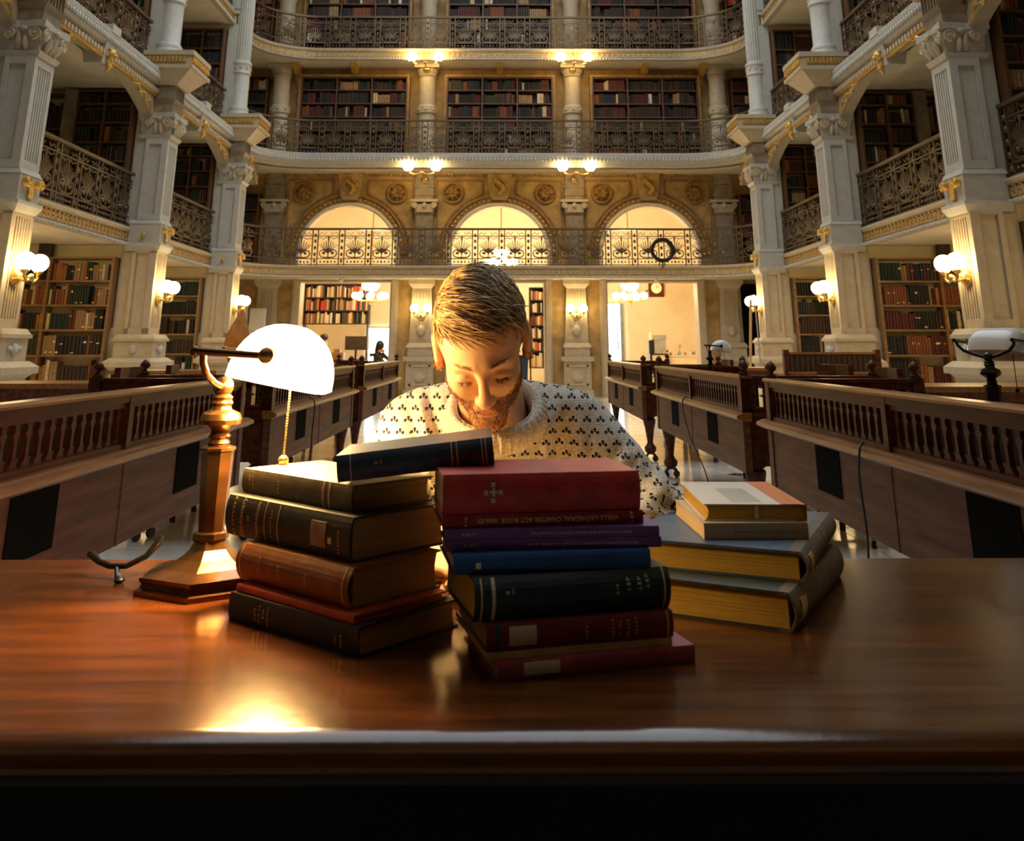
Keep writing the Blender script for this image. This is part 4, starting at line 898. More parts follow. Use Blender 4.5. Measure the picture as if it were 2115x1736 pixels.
# left stack (spines towards the left front); F = corner nearest the camera
C_blk = cloth('black_buckram', (.022,.019,.014)); C_red = cloth('brick_red_cloth', (.58,.10,.03)); C_brn = cloth('tan_leather', (.28,.10,.032), .42); C_dic = cloth('green_black_buckram', (.032,.033,.024)); C_khk = cloth('dark_olive_cloth', (.16,.125,.07), .5); C_nav = cloth('navy_leather', (.030,.054,.084), .36)
st = [('thick black buckram book at the bottom of the left stack, gilt marks on spine', (-.171,1.239), .700, 140, .262, .172, .033, C_blk, 'pages', .003,
        [('#4', .060,.0165,.006,90,'gilt'),('#7',.069,.0165,.0050,90,'gilt'),('#3',.078,.0190,.006,90,'gilt'),('#8',.087,.0165,.0050,90,'gilt'),('#4',.232,.014,.006,90,'gilt'),('#3',.222,.014,.005,90,'gilt')], [], []),
      ('thin brick red book lying second in the left stack', (-.180,1.249), .7335, 139, .245, .160, .009, C_red, 'pages', .001, [], [], []),
      ('brown leather book with rounded spine in the middle of the left stack', (-.186,1.272), .743, 138, .245, .150, .046, C_brn, 'pages', .010,
        [('#6',.055,.023,.007,90,'gilt'),('#4',.100,.023,.007,90,'gilt'),('#4',.160,.023,.006,90,'gilt')], [(.235,.0015,'gilt'),(.01,.0015,'gilt')], []),
      ('thick dark dictionary in the left stack with gilt title and square label', (-.193,1.298), .7895, 137, .295, .165, .053, C_dic, 'pages', .006,
        [('#9',.022,.027,.009,90,'gilt'),('Dictionary',.044,.027,.0125,90,'gilt'),('of',.062,.027,.009,90,'gilt'),('Quotations',.083,.027,.0125,90,'gilt'),('#9',.119,.027,.006,90,'gilt'),('#7',.272,.022,.006,90,'gilt')], [(.103,.0012,'gilt'),(.135,.0012,'gilt')], [(.212,.245,.012,.042,'label_tan'),(.251,.258,.018,.025,'label_cream')]),
      ('dark olive book on top of the left stack, its cover brightly lit', (-.200,1.331), .843, 136, .272, .140, .033, C_khk, 'pages', .003,
        [('#3',.022,.019,.008,90,'gilt'),('#4',.031,.0165,.008,90,'gilt'),('#4',.098,.0165,.008,90,'gilt')], [(.208,.003,'gilt'),(.222,.003,'gilt')], [])]
for lab, F_, z, ang, L, W, th_, cv, pg, rn, tx, bd, pa in st:
    desk_book(lab, from_F(F_, ang, L), z, D2(ang-180), L, W, th_, cv, pg, rn, texts=tx, bands=bd, patches=pa, boards=.0025)
# navy book bridging the two stacks, tilted up to the right
desk_book('navy leather book tilted across the left stack onto the red book', (-.216,1.298), .8835, D2(2), .205, .145, .033, C_nav, 'pages_w', .006, texts=[('#2',.055,.02,.010,0,'silver')], bands=[(.018,.0012,'silver'),(.150,.0012,'gilt'),(.157,.0012,'gilt'),(.190,.0012,'silver'),(.195,.0012,'silver')], tilt=(0, D2(-6.2), 0))
# centre stack (spines towards the camera)
Cc = dict(rose=cloth('rose_maroon_cloth',(.40,.08,.095)), mar=cloth('maroon_leather',(.24,.030,.038),.4), grn=cloth('green_black_leather',(.014,.034,.037),.33), blu=cloth('royal_blue_cloth',(.018,.085,.26),.45), pur=cloth('purple_cloth',(.20,.075,.28)), dred=cloth('dark_crimson_cloth',(.32,.018,.018)), red=cloth('crimson_buckram',(.52,.038,.028),.40), crm=cloth('cream_card',(.62,.45,.20)))
M['green_tape'] = mat('green_tape', (.01,.10,.05), .4)
cs = [('rose maroon book at the bottom of the centre stack with worn corner', (-.007,1.160), .700, 15.2, .238, .165, .0185, 'rose', 'pages', .002, [], [], [(.030,.072,.004,.016,'label_cream')]),
      ('thin cream booklet in the centre stack', (-.017,1.164), .719, 15.2, .222, .17, .0065, 'crm', 'pages_w', .0, [], [], []),
      ('maroon book in the centre stack with pale label and green tape', (-.020,1.168), .726, 14.5, .226, .165, .028, 'mar', 'pages', .004, [('#6',.150,.014,.0055,90,'gilt'),('#5',.159,.014,.0055,90,'gilt'),('#5',.169,.014,.0060,90,'gilt'),('#6',.179,.014,.0055,90,'gilt'),('#4',.118,.013,.006,90,'gilt')], [(.014,.007,'green_tape'),(.219,.002,'gilt')], [(.026,.058,.005,.024,'label_cream')]),
      ('thick green black leather book with rounded spine in the centre stack', (-.035,1.173), .7545, 15, .240, .165, .044, 'grn', 'pages_y', .010, [('#2',.042,.030,.010,0,'silver'),('#3',.172,.026,.006,90,'silver'),('#3',.186,.030,.008,90,'silver'),('#3',.200,.030,.008,90,'silver'),('#3',.210,.032,.008,90,'silver')], [(.022,.004,'silver'),(.008,.0015,'gilt'),(.232,.0015,'gilt')], []),
      ('royal blue cloth book in the centre stack with white dot on spine', (-.059,1.188), .799, 9.5, .238, .16, .020, 'blu', 'pages_w', .003, [], [], [(.026,.032,.006,.012,'label_cream')]),
      ('lower of two thin purple books in the centre stack', (-.069,1.212), .819, 5.5, .262, .165, .0118, 'pur', 'pages_w', .001, [('#40',.165,.0062,.0052,180,'gilt'),('#4',.028,.0062,.006,180,'gilt')], [], []),
      ('upper of two thin purple books in the centre stack', (-.071,1.213), .831, 5.5, .262, .165, .0115, 'pur', 'pages_w', .001, [('#36',.165,.0060,.0052,180,'gilt'),('#4',.028,.0060,.006,180,'gilt')], [], []),
      ('dark crimson book lettered upside down in the centre stack', (-.074,1.218), .8428, 8.6, .250, .16, .0145, 'dred', 'pages_w', .001, [('WELLS CATHEDRAL CHAPTER ACT BOOK 1666-83',.130,.0075,.0078,180,'gilt'),('#3',.235,.0072,.008,90,'gilt'),('#3',.028,.0072,.006,90,'gilt')], [], []),
      ('thick crimson book on top of the centre stack', (-.075,1.219), .8575, 9.3, .248, .145, .0450, 'red', 'pages_w', .006, [('✚',.062,.024,.013,0,'silver'),('✚',.053,.024,.009,45,'silver'),('✚',.071,.024,.009,45,'silver'),('✚',.062,.033,.009,45,'silver'),('✚',.062,.015,.009,45,'silver')], [], [])]
for lab, o, z, yw, L, W, th_, cv, pg, rn, tx, bd, pa in cs:
    desk_book(lab, o, z, D2(yw), L, W, th_, Cc[cv], pg, rn, texts=tx, bands=bd, patches=pa, boards=.0022)
# right stack (spines towards the right)
C_fol = cloth('dark_green_folio_board', (.035,.050,.042)); C_spn = cloth('worn_brown_calf', (.17,.125,.085), .6, .3); C_blb = cloth('slate_blue_board', (.075,.115,.185), .38); C_wht = mat('white_jacket', (.80,.78,.70), .4, var=.05); C_cre = mat('cream_paperback', (.60,.47,.30), .55, var=.08); M['orange_jacket'] = mat('orange_jacket', (.75,.22,.06), .45, var=.08)
desk_book('large folio with yellow page edges at the bottom of the right stack', (.371,1.338), .700, D2(61), .345, .27, .046, C_fol, 'pages_y', .008, spinemat=C_spn, patches=[(.030,.062,.006,.034,'label_gilt')], boards=.0035)
desk_book('large slate blue folio second in the right stack', (.404,1.388), .7465, D2(65), .345, .255, .038, C_blb, 'pages_y', .010, spinemat=C_spn, patches=[(.028,.055,.008,.030,'label_gilt')], boards=.0035)
desk_book('cream paperback with red lettering in the right stack', (.291,1.472), .785, D2(1), .153, .215, .0215, C_cre, 'pages_w', .001, texts=[('#24',.092,.010,.0062,180,'redink')], boards=.0008, over=.001)
# topmost: page block faces the camera, orange spine on the right
b = desk_book('small white jacketed book with orange spine on top of the right stack', (.446,1.484), .807, D2(88), .240, .150, .0225, C_wht, 'pages_y', .001, spinemat=M['orange_jacket'], boards=.0015, over=.003)
MB().box(.0,.24,.012,.036,.0215,.0229).build('jacket_strip', M['orange_jacket'], b); MB().box(.02,.16,.06,.105,.0222,.0227).build('jacket_print', mat('grey_print',(.52,.51,.45),.5), b)
MB().box(-.0006,.0006,.07,.076,.003,.02).build('ribbon', M['cream'], b)
# papers behind the stacks, widened out of sight to reflect light onto the face
for i, (z, dx) in enumerate(((0,0),(.004,.004),(.008,-.003))):
    tag(MB().box(-.150+dx,.13+dx,1.585+dx,1.765,DZ+z,DZ+z+.0036).build('paper_pad', [C_red,M['pages_w'],M['label_cream']][i]), '%s cream writing pad on the desk between the stacks' % ('lowest','middle','uppermost')[i], 'paper', 'pads between the stacks')
tag(MB().box(-.50,-.36,1.66,1.765,DZ,DZ+.004).build('blue_folder', mat('pale_blue_card',(.10,.30,.42),.5)), 'pale blue card lying behind the lamp base', 'folder')

# ================================================================ banker's lamps
def lamp_shade(mb, hw=.082, ht=.098, hl=.115, th_=.004):
    nu, nv = 20, 18
    def P(t, a, o):
        s = (max(0, 1-abs(t)**5))**.45; s2 = (max(0, 1-abs(t)**6))**.5
        return ((hw-o)*(.25+.75*s)*math.cos(a), t*(hl-o), (ht-o)*(.12+.88*s2)*max(0,math.sin(a))**.9)
    for o, fl in ((0,False),(th_,True)):
        vs = [P(-1+2*j/nv, PI*i/nu, o) for j in range(nv+1) for i in range(nu+1)]
        fs = [(j*(nu+1)+i, j*(nu+1)+i+1, (j+1)*(nu+1)+i+1, (j+1)*(nu+1)+i) for j in range(nv) for i in range(nu)]
        fs += [tuple(range(nu+1)), tuple(range(nv*(nu+1), (nv+1)*(nu+1)))[::-1]]
        mb.add(vs, fs)
    n = (nu+1)*(nv+1); 
    for j in range(nv):
        for i in (0, nu): a = j*(nu+1)+i; mb.add([mb.v[a], mb.v[a+nu+1], mb.v[n+a+nu+1], mb.v[n+a]], [(0,1,2,3)])
    return mb
M['bronze'] = mat('aged_bronze', (.20,.098,.036), .2, .85, var=.25, scale=14); M['blackmetal'] = mat('black_enamel', (.014,.012,.011), .22, .2, var=.1)
M['shade_lit'] = glow('opal_shade_lit', (1.0,.60,.22), 60.0); M['shade_off'] = mat('opal_shade_unlit', (.80,.78,.70), .25, var=.04)
def bankers_lamp(label, loc, rz, metal, shade, tilt, lit, hx=.085, cord=True):
    """stem at the origin, arms reach towards local +x, shade axis along local y"""
    r = thing('bankers_lamp', label, 'lamp', loc, rz); Mt = M[metal]
    b = MB(); b.lathe([(.108,0),(.108,.007),(.100,.010),(.098,.016),(.102,.019),(.102,.024)], 6, ph=.5); b.lathe([(.096,.024),(.068,.031),(.046,.042),(.032,.054),(.026,.064),(.024,.068)], 6, ph=.5); b.build('base', Mt, r)
    b = MB(); b.lathe([(.026,.064),(.028,.068),(.027,.076),(.022,.078)], 8, ph=.5); b.lathe([(.020,.078),(.0235,.150),(.025,.192),(.028,.195),(.028,.199),(.018,.202)], 8, ph=.5); b.build('stem', Mt, r)
    b = MB(); b.lathe([(.015,.200),(.018,.206),(.0145,.211),(.018,.216),(.014,.221),(.021,.226),(.032,.234),(.0335,.241),(.030,.250),(.017,.256),(.015,.261),(.018,.266),(.015,.270),(.017,.275),(.011,.280)], 16)
    b.sphere((0,0,.291), .0165, 14, 10); b.build('turned_knob', Mt, r, smooth=30)
    f = MB(); pv = .100
    for s in (-1,1):
        f.tube([(0,s*.010,.291),(-.006,s*.040,.298),(-.010,s*.078,.312),(-.012,s*.096,.330),(-.012,s*pv,.345)], .0055, 10); f.tube([(-.026,s*pv,.347),(hx-.012,s*pv,.340),(hx,s*pv,.340)], .006, 10); f.sphere((-.026,s*pv,.347), .0075, 8, 6)
    f.build('fork', Mt, r, smooth=True)
    sh = lamp_shade(MB(), .080, .093, .098); so = sh.build('shade', M[shade], r, smooth=60, loc=(hx+.006,0,.296), rot=(0,tilt,0))
    for s in (-1,1): MB().lathe([(.011,0),(.013,.004),(.010,.010),(.012,.013),(.006,.017)], 14, Matrix.Translation((hx,s*.096,.340)) @ Matrix.Rotation(-s*PI/2,4,'X')).build('pivot', M['brass'] if lit else Mt, r, smooth=True)
    sk = MB().lathe([(.014,-.03),(.014,.03)], 10, Matrix.Translation((hx,.03,.345)) @ Matrix.Rotation(PI/2,4,'X')); sk.build('socket', Mt, r)
    c = MB(); n = 26
    for i in range(n): c.sphere((hx+.028-.004*i/n,-.03,.298-.0042*i), .0021, 6, 4)
    ch = c.build('pull_chain', M['brass'] if lit else Mt, r, smooth=True); ch['kind'] = 'stuff'
    MB().sphere((hx+.024,-.03,.298-.0042*n-.007), .0085, 12, 8).build('chain_ball', M['brass'] if lit else Mt, r, smooth=True)
    return r
lp = bankers_lamp("lit banker's lamp with glowing white shade and bronze stem on the desk", (-.458,1.588,DZ), D2(3), 'bronze', 'shade_lit', D2(11), True)
l = bpy.data.lights.new('lamp_bulb', 'POINT'); l.energy = 24; l.color = (1,.55,.18); l.shadow_soft_size = .022
lo = bpy.data.objects.new('lamp_bulb', l); C.objects.link(lo); lo.parent = lp; lo.location = (.09,0,.318)
bankers_lamp("unlit banker's lamp with white shade and black stem on the nearest right table", (1.655,3.28,.732), D2(37), 'blackmetal', 'shade_off', D2(14), False)
bankers_lamp("small unlit banker's lamp on the second right table", (1.70,7.95,.732), D2(-5), 'blackmetal', 'shade_off', D2(10), False)
# small curved bar on a stem beside the lamp base
t = thing('curved_handle', 'small dark curved bar on a short stem beside the lamp base', 'handle', (-.618,1.612,DZ)); t.scale = (.74,.74,.74)
MB().tube([(-.078,.075,.040),(-.070,.07,.040),(-.045,.05,.030),(-.015,.035,.024),(.02,.035,.024),(.055,.05,.040),(.075,.065,.066),(.078,.07,.076)], [.0075,.0085,.0065,.006,.006,.0065,.0085,.0075], 10).build('bar', M['blackmetal'], t, smooth=True)
MB().tube([(0,.035,.022),(.012,.012,.008),(.02,0,.004)], [.0055,.006,.007], 8).sphere((.024,-.006,.0065), (.012,.012,.0065), 8, 6).build('stem', M['blackmetal'], t, smooth=True)
# ================================================================ people
def surface_nets(d, org, h):
    s = d < 0; nx, ny, nz = d.shape
    cs = [(i,j,k) for i in (0,1) for j in (0,1) for k in (0,1)]
    sl = lambda a, c: a[c[0]:nx-1+c[0], c[1]:ny-1+c[1], c[2]:nz-1+c[2]]
    cnt = sum(sl(s, c).astype(np.int8) for c in cs); act = (cnt > 0) & (cnt < 8)
    I = np.argwhere(act); n = len(I); idx = -np.ones(act.shape, np.int64); idx[act] = np.arange(n)
    pos = np.zeros((n,3)); w_ = np.zeros(n); vals = {c: sl(d, c)[act] for c in cs}
    for a in cs:
        for ax in range(3):
            if a[ax] == 0:
                b = list(a); b[ax] = 1; b = tuple(b); va, vb = vals[a], vals[b]; m = (va < 0) != (vb < 0)
                t = va[m]/(va[m]-vb[m]); q = np.repeat(np.array(a, float)[None], m.sum(), 0); q[:,ax] += t; pos[m] += q; w_[m] += 1
    V = (I+pos/w_[:,None])*h+np.array(org); Fq = []
    for ax in range(3):
        o1, o2 = [(1,2),(2,0),(0,1)][ax]
        A = [slice(None)]*3; B = [slice(None)]*3; A[ax] = slice(0,-1); B[ax] = slice(1,None)
        sa, sb = s[tuple(A)], s[tuple(B)]; cr = np.argwhere(sa != sb)
        cr = cr[(cr[:,o1] > 0) & (cr[:,o2] > 0) & (cr[:,o1] < d.shape[o1]-1) & (cr[:,o2] < d.shape[o2]-1)]
        def g(da, db): c = cr.copy(); c[:,o1] += da; c[:,o2] += db; return idx[c[:,0],c[:,1],c[:,2]]
        q = np.stack([g(-1,-1), g(0,-1), g(0,0), g(-1,0)], 1); fl = ~sa[cr[:,0],cr[:,1],cr[:,2]]; q[fl] = q[fl][:,::-1]; Fq.append(q)
    return V, np.concatenate(Fq)
class SDF:
    def __init__(s, lo, hi, h):
        s.lo, s.h = lo, h; ax = [np.arange(a, b+h, h) for a, b in zip(lo, hi)]; s.X, s.Y, s.Z = np.meshgrid(*ax, indexing='ij'); s.X = s.X.astype(np.float32); s.Y = s.Y.astype(np.float32); s.Z = s.Z.astype(np.float32)
    def ell(s, c, r):
        x, y, z = s.X-c[0], s.Y-c[1], s.Z-c[2]; k0 = np.sqrt((x/r[0])**2+(y/r[1])**2+(z/r[2])**2); k1 = np.sqrt((x/r[0]**2)**2+(y/r[1]**2)**2+(z/r[2]**2)**2)+1e-9
        return k0*(k0-1)/k1
    def cap(s, a, b, ra, rb=None):
        rb = ra if rb is None else rb; a = np.array(a, float); b = np.array(b, float); ab = b-a; L = ab@ab
        t = np.clip(((s.X-a[0])*ab[0]+(s.Y-a[1])*ab[1]+(s.Z-a[2])*ab[2])/L, 0, 1)
        return np.sqrt((s.X-a[0]-t*ab[0])**2+(s.Y-a[1]-t*ab[1])**2+(s.Z-a[2]-t*ab[2])**2)-(ra+(rb-ra)*t)
    def net(s, d): return surface_nets(d, s.lo, s.h)
def smin(a, b, k): q = np.clip(k-np.abs(a-b), 0, None)/k; return np.minimum(a, b)-q*q*k*.25
def smax(a, b, k): return -smin(-a, -b, k)
def np_mesh(name, V, Fc):
    me = bpy.data.meshes.new(name); me.from_pydata(V.tolist(), [], Fc.tolist()); me.update(); return me
def smoothed(V, Fc, it=2, lam=.5):
    for _ in range(it):
        acc = np.zeros_like(V); c = np.zeros(len(V))
        for a in range(4):
            for b in ((a+1) % 4, (a-1) % 4): np.add.at(acc, Fc[:,a], V[Fc[:,b]]); np.add.at(c, Fc[:,a], 1)
        V = V+lam*(acc/np.maximum(c,1)[:,None]-V)
    return V
# ---- head frame
HP, HR, HYW = D2(33), D2(7.5), D2(-2)
Rh = Matrix.Rotation(-HR, 3, 'Y') @ Matrix.Rotation(HP, 3, 'X') @ Matrix.Rotation(HYW, 3, 'Z')
HC = Vector((-.040, 1.705, 1.056)); RH = np.array(Rh)
def hw(p): return np.asarray(p) @ RH.T + np.array(HC)
def hl(p): return (np.asarray(p)-np.array(HC)) @ RH
NB = np.array((-.020, 1.865, .915)); nb_l = hl(NB)
G = SDF((-.105,-.135,-.20), (.105,.215,.140), .0026)
d = G.ell((0,.018,.030), (.0755,.096,.092))
d = smin(d, G.ell((0,-.042,.036), (.062,.050,.060)), .03); d = smin(d, G.ell((0,-.026,-.058), (.0465,.062,.060)), .030)
d = smin(d, G.ell((0,-.070,-.101), (.027,.023,.021)), .022)
for s in (-1,1):
    d = smin(d, G.ell((s*.0365,-.057,-.024), (.026,.033,.030)), .025)
    d = smin(d, G.cap((s*.010,-.0895,.018), (s*.048,-.070,.016), .010, .008), .014)
    d = smin(d, G.ell((s*.0415,-.005,-.060), (.017,.030,.028)), .03)
for s in (-1,1):
    d = smax(d, -G.ell((s*.031,-.099,-.003), (.018,.0155,.0105)), .012)
    d = smin(d, G.ell((s*.0315,-.0775,-.0065), (.0155,.0125,.0105)), .004)
    d = smax(d, -G.cap((s*.019,-.092,-.0125), (s*.044,-.083,-.0125), .0016), .002)
d = smin(d, G.cap((0,-.086,.012), (0,-.111,-.036), .0075, .0105), .012); d = smin(d, G.ell((0,-.1115,-.039), (.0105,.0115,.0095)), .008)
for s in (-1,1):
    d = smin(d, G.ell((s*.0110,-.100,-.0425), (.0076,.0105,.0078)), .006); d = smax(d, -G.ell((s*.006,-.106,-.051), (.0038,.005,.004)), .003)
d = smin(d, G.ell((0,-.0885,-.0635), (.0235,.0105,.0060)), .006); d = smin(d, G.ell((0,-.0865,-.0745), (.0195,.0115,.0068)), .006)
d = smax(d, -np.minimum(G.cap((0,-.1000,-.0676), (.022,-.0885,-.0765), .0016), G.cap((0,-.1000,-.0676), (-.022,-.0885,-.0765), .0016)), .002); d = smax(d, -G.ell((0,-.0985,-.088), (.014,.006,.006)), .008)
Gx = np.abs(G.X)
beard_d = smax(np.maximum(-G.Y-.2, G.Z+.052-np.clip((G.Y+.03)*-.25,-.02,.03)), (G.Y-.035), .01)
bm_ = np.clip((-.048-G.Z)/.012, 0, 1)*np.clip((.03-G.Y)/.02, 0, 1)
d = d-.0010*bm_
for s in (-1,1):
    e = G.ell((s*.0815,.014,-.004), (.0095,.022,.036)); e = smin(e, G.ell((s*.077,.008,-.030), (.007,.011,.013)), .008); e = smax(e, -G.ell((s*.0925,.008,-.006), (.0070,.0125,.021)), .004)
    d = smin(d, e, .006)
d = smin(d, G.cap((0,.034,-.060), tuple(nb_l), .054, .066), .03)
V, Fc = G.net(d); V = smoothed(V, Fc, 1, .35); Lh = V.copy()
def hand(wrist, dirv, up, side, spread=1.0):
    """palm, four fingers and thumb, slightly curled; returns verts, faces in world space"""
    f = np.array(dirv, float); f /= np.linalg.norm(f); u = np.array(up, float); u -= f*(u@f); u /= np.linalg.norm(u); r = np.cross(f, u)*side
    g = SDF((-.06,-.02,-.045), (.085,.20,.04), .0028); q = g.cap((0,-.02,0), (0,.02,0), .027, .026); q = smin(q, g.ell((0,.055,0), (.041,.046,.015)), .02)
    for i, (x, l) in enumerate(((-.029,.066),(-.0095,.076),(.0105,.071),(.029,.055))):
        a = (x, .088, .002); b = (x*1.12, .088+l*.45, .004); c = (x*1.15, .088+l*.78, -.010); e = (x*1.12, .088+l, -.026)
        q = smin(q, smin(smin(g.cap(a,b,.0088,.0082), g.cap(b,c,.0082,.0075), .004), g.cap(c,e,.0075,.0062), .004), .007)
    q = smin(q, smin(g.cap((-.030,.03,-.003), (-.052,.062,-.008), .0115, .010), g.cap((-.052,.062,-.008), (-.056,.098,-.016), .010, .0075), .005), .012)
    v, fc = g.net(q); Mx = np.stack([r, f, u], 0); return v @ Mx + np.array(wrist), (fc if side > 0 else fc[:, ::-1])
WL, WR = (-.105,1.600,.742), (.055,1.575,.742)
parts_v = [hw(V)]; parts_f = [Fc]; off = len(V)
for w3, dr, sd in ((WL, (.55,-.80,-.10), 1), (WR, (-.85,-.45,-.10), -1)):
    v, f = hand(w3, dr, (0,0,1), sd); parts_v.append(v); parts_f.append(f+off); off += len(v)
BV = np.concatenate(parts_v); BF = np.concatenate(parts_f); nH = len(V)
man = thing('person', 'man in a cream patterned knit sweater bent over reading at the desk', 'person', (-.02,1.95,0))
ML = np.array(man.location)
def put(name, V, Fc, mt, smooth=80, parent=man):
    me = np_mesh(name, V-ML, Fc); return obj(name, me, mt, parent, smooth)
def skin_mat():
    m, n, b = nt('skin'); b.inputs['Roughness'].default_value = .48; b.inputs['Subsurface Weight'].default_value = .08; b.inputs['Subsurface Radius'].default_value = (.012,.004,.002)
    at = N(n,'ShaderNodeAttribute', attribute_name='skin_col'); nz = N(n,'ShaderNodeTexNoise'); nz.inputs['Scale'].default_value = 90; nz.inputs['Detail'].default_value = 3
    mx = N(n,'ShaderNodeMix', data_type='RGBA', blend_type='MULTIPLY'); mx.inputs[0].default_value = .25; n.links.new(at.outputs['Color'], mx.inputs[6]); n.links.new(nz.outputs['Color'], mx.inputs[7]); n.links.new(mx.outputs[2], b.inputs['Base Color'])
    bp = N(n,'ShaderNodeBump'); bp.inputs['Strength'].default_value = .12; bp.inputs['Distance'].default_value = .002; n2 = N(n,'ShaderNodeTexNoise'); n2.inputs['Scale'].default_value = 600; n.links.new(n2.outputs['Fac'], bp.inputs['Height']); n.links.new(bp.outputs[0], b.inputs['Normal'])
    return m
body = put('body', BV, BF, skin_mat())
col = np.tile(np.array((.84,.52,.31,1.)), (len(BV),1)); x, y, z = Lh.T
sm = lambda a, b, v: np.clip((v-a)/(b-a), 0, 1)
def mixc(c0, c1, m): return c0*(1-m[:,None])+np.array((*c1,1.))*m[:,None]
line = -.052+.55*sm(.034,.060,np.abs(x))*.055                                   # beard line rises towards the ears
beard = sm(.006,-.004, z-line)*sm(.020,.004, y)*sm(-.135,-.118, z)
mous = np.exp(-((np.abs(x)-.012)/.016)**2-((z+.0560+.28*np.abs(x))/.0058)**2)*(y < -.065)*1.5
beard = np.clip(np.maximum(beard, mous), 0, 1); chin_clear = np.exp(-(x/.020)**2-((z+.086)/.006)**2)*.45
lipm = np.clip(np.exp(-(x/.020)**4-((z+.0690+.35*np.abs(x))/.0075)**4)*1.2*(y < -.08), 0, 1); beard = np.clip(beard-chin_clear-lipm, 0, 1)
hc = col[:nH]; hc = mixc(hc, (.36,.135,.045), beard*.75); hc = mixc(hc, (.62,.22,.14), lipm*.7)
ear = sm(.072,.080,np.abs(x))*(z > -.05)*(z < .04); hc = mixc(hc, (.78,.34,.2), ear*.6); nose = np.exp(-(x/.016)**2-((z+.038)/.02)**2)*(y < -.095); hc = mixc(hc, (.8,.38,.22), nose*.5)
lid = np.exp(-((np.abs(x)-.0315)/.013)**4-((z+.0125)/.0020)**2)*(y < -.07); hc = mixc(hc, (.14,.06,.03), np.clip(lid*.9,0,1))
col[:nH] = hc; ca = body.data.color_attributes.new('skin_col', 'FLOAT_COLOR', 'POINT'); ca.data.foreach_set('color', col.ravel())
# ---- strands (hair, beard, brows)
def strands(name, roots, paths, radii, mats, ms):
    V = []; Fc = []; mi = []; k = 3
    for P, r0, m in zip(paths, radii, ms):
        n = len(P); b0 = len(V); t0 = P[-1]-P[0]; t0 = t0/(np.linalg.norm(t0)+1e-9); a = np.cross(t0, (.3,.5,.8)); a /= np.linalg.norm(a)+1e-9; b = np.cross(t0, a)
        for i, p in enumerate(P):
            rr = r0*(1-.75*(i/(n-1))**1.5)
            for q in range(k): an = 2*PI*q/k; V.append(p+(a*math.cos(an)+b*math.sin(an))*rr)
        for i in range(n-1):
            for q in range(k): c = b0+i*k+q; e = b0+i*k+(q+1) % k; Fc.append((c,e,e+k,c+k)); mi.append(m)
    me = bpy.data.meshes.new(name); me.from_pydata((hw(np.array(V))-ML).tolist(), [], Fc); me.polygons.foreach_set('material_index', mi); me.polygons.foreach_set('use_smooth', [True]*len(mi)); me.update()
    for m in mats: me.materials.append(m)
    o = bpy.data.objects.new(name, me); C.objects.link(o); o.parent = man; return o
def hair_m(n, c, r=.45): return mat(n, c, r, var=.2, scale=60, spec=.4)
HM = [hair_m('blond_hair', (.74,.52,.27)), hair_m('light_brown_hair', (.50,.32,.14)), hair_m('brown_hair', (.24,.135,.06))]
rng = np.random.default_rng(3)
EC = np.array((0,.022,.034)); ER = np.array((.0795,.101,.092))
def hair_floor(y, x):                                        # lowest height of the hair for a given depth
    f = np.interp(y, [-.11,-.075,-.055,-.045,-.030,-.020,-.005,.012,.035,.06,.09,.125], [.072,.072,.068,.040,.016,-.030,-.030,.030,.022,-.03,-.055,-.065])
    return f + (.30*np.clip(x,0,.06)+.10*np.clip(x,-.06,0))*(y < -.02) - .006*(y < -.05)
g = SDF((-.11,-.125,-.085), (.11,.145,.165), .003)
q = g.ell(tuple(EC), tuple(ER)); q = smin(q, g.ell((-.002,-.028,.078), (.064,.066,.045)), .03)     # fuller on top, swept front
HF = hair_floor(g.Y, g.X).astype(np.float32); q = smax(q, (HF-g.Z)*.7, .008)
hv, hf = g.net(q); hv = smoothed(hv, hf, 2, .5)
nzf = rng.normal(0, .0008, len(hv)); hv = hv+((hv-EC)/ER)*nzf[:,None]
put('hair_base', hw(hv), hf, HM[1])
roots = hv[rng.integers(0, len(hv), 5200)]; paths = []; rad = []; ms = []
for p in roots:
    n = (p-EC)/ER**2; n /= np.linalg.norm(n)
    if n[2] < -.2: continue
    top = np.clip((p[2]-.055)/.03, 0, 1)
    sd = np.array((.10*np.sign(p[0]), .15, -.95)) if p[1] > -.02 else np.array((.05*np.sign(p[0]), -.25, -.9))
    tp_ = np.array((.78, -.52, .05)) if p[1] < .06 else np.array((.5, -.3, .5))
    dv = sd*(1-top)+tp_*top+rng.normal(0, .13, 3); L = (.013+.036*top*rng.uniform(.6,1.3)); k = 5; P = [p-n*.003]; cur = p.copy()
    lift = rng.uniform(.1,.6)*(.3+.7*top)
    for i in range(1, k):
        nn = (cur-EC)/ER**2; nn /= np.linalg.norm(nn); t_ = dv-nn*(dv@nn); t_ /= np.linalg.norm(t_)+1e-9
        cur = cur+(t_+nn*lift*(1-1.5*i/k)-np.array((0,0,1))*.12*i/k*top)*L/(k-1); P.append(cur.copy())
    e_ = P[-1]
    if e_[1] < -.06 and e_[2] < .055: continue
    paths.append(np.array(P)); rad.append(rng.uniform(.0008,.0019)); ms.append(int(rng.choice(3, p=(.50,.32,.18))))
strands('hair', None, paths, rad, HM, ms)
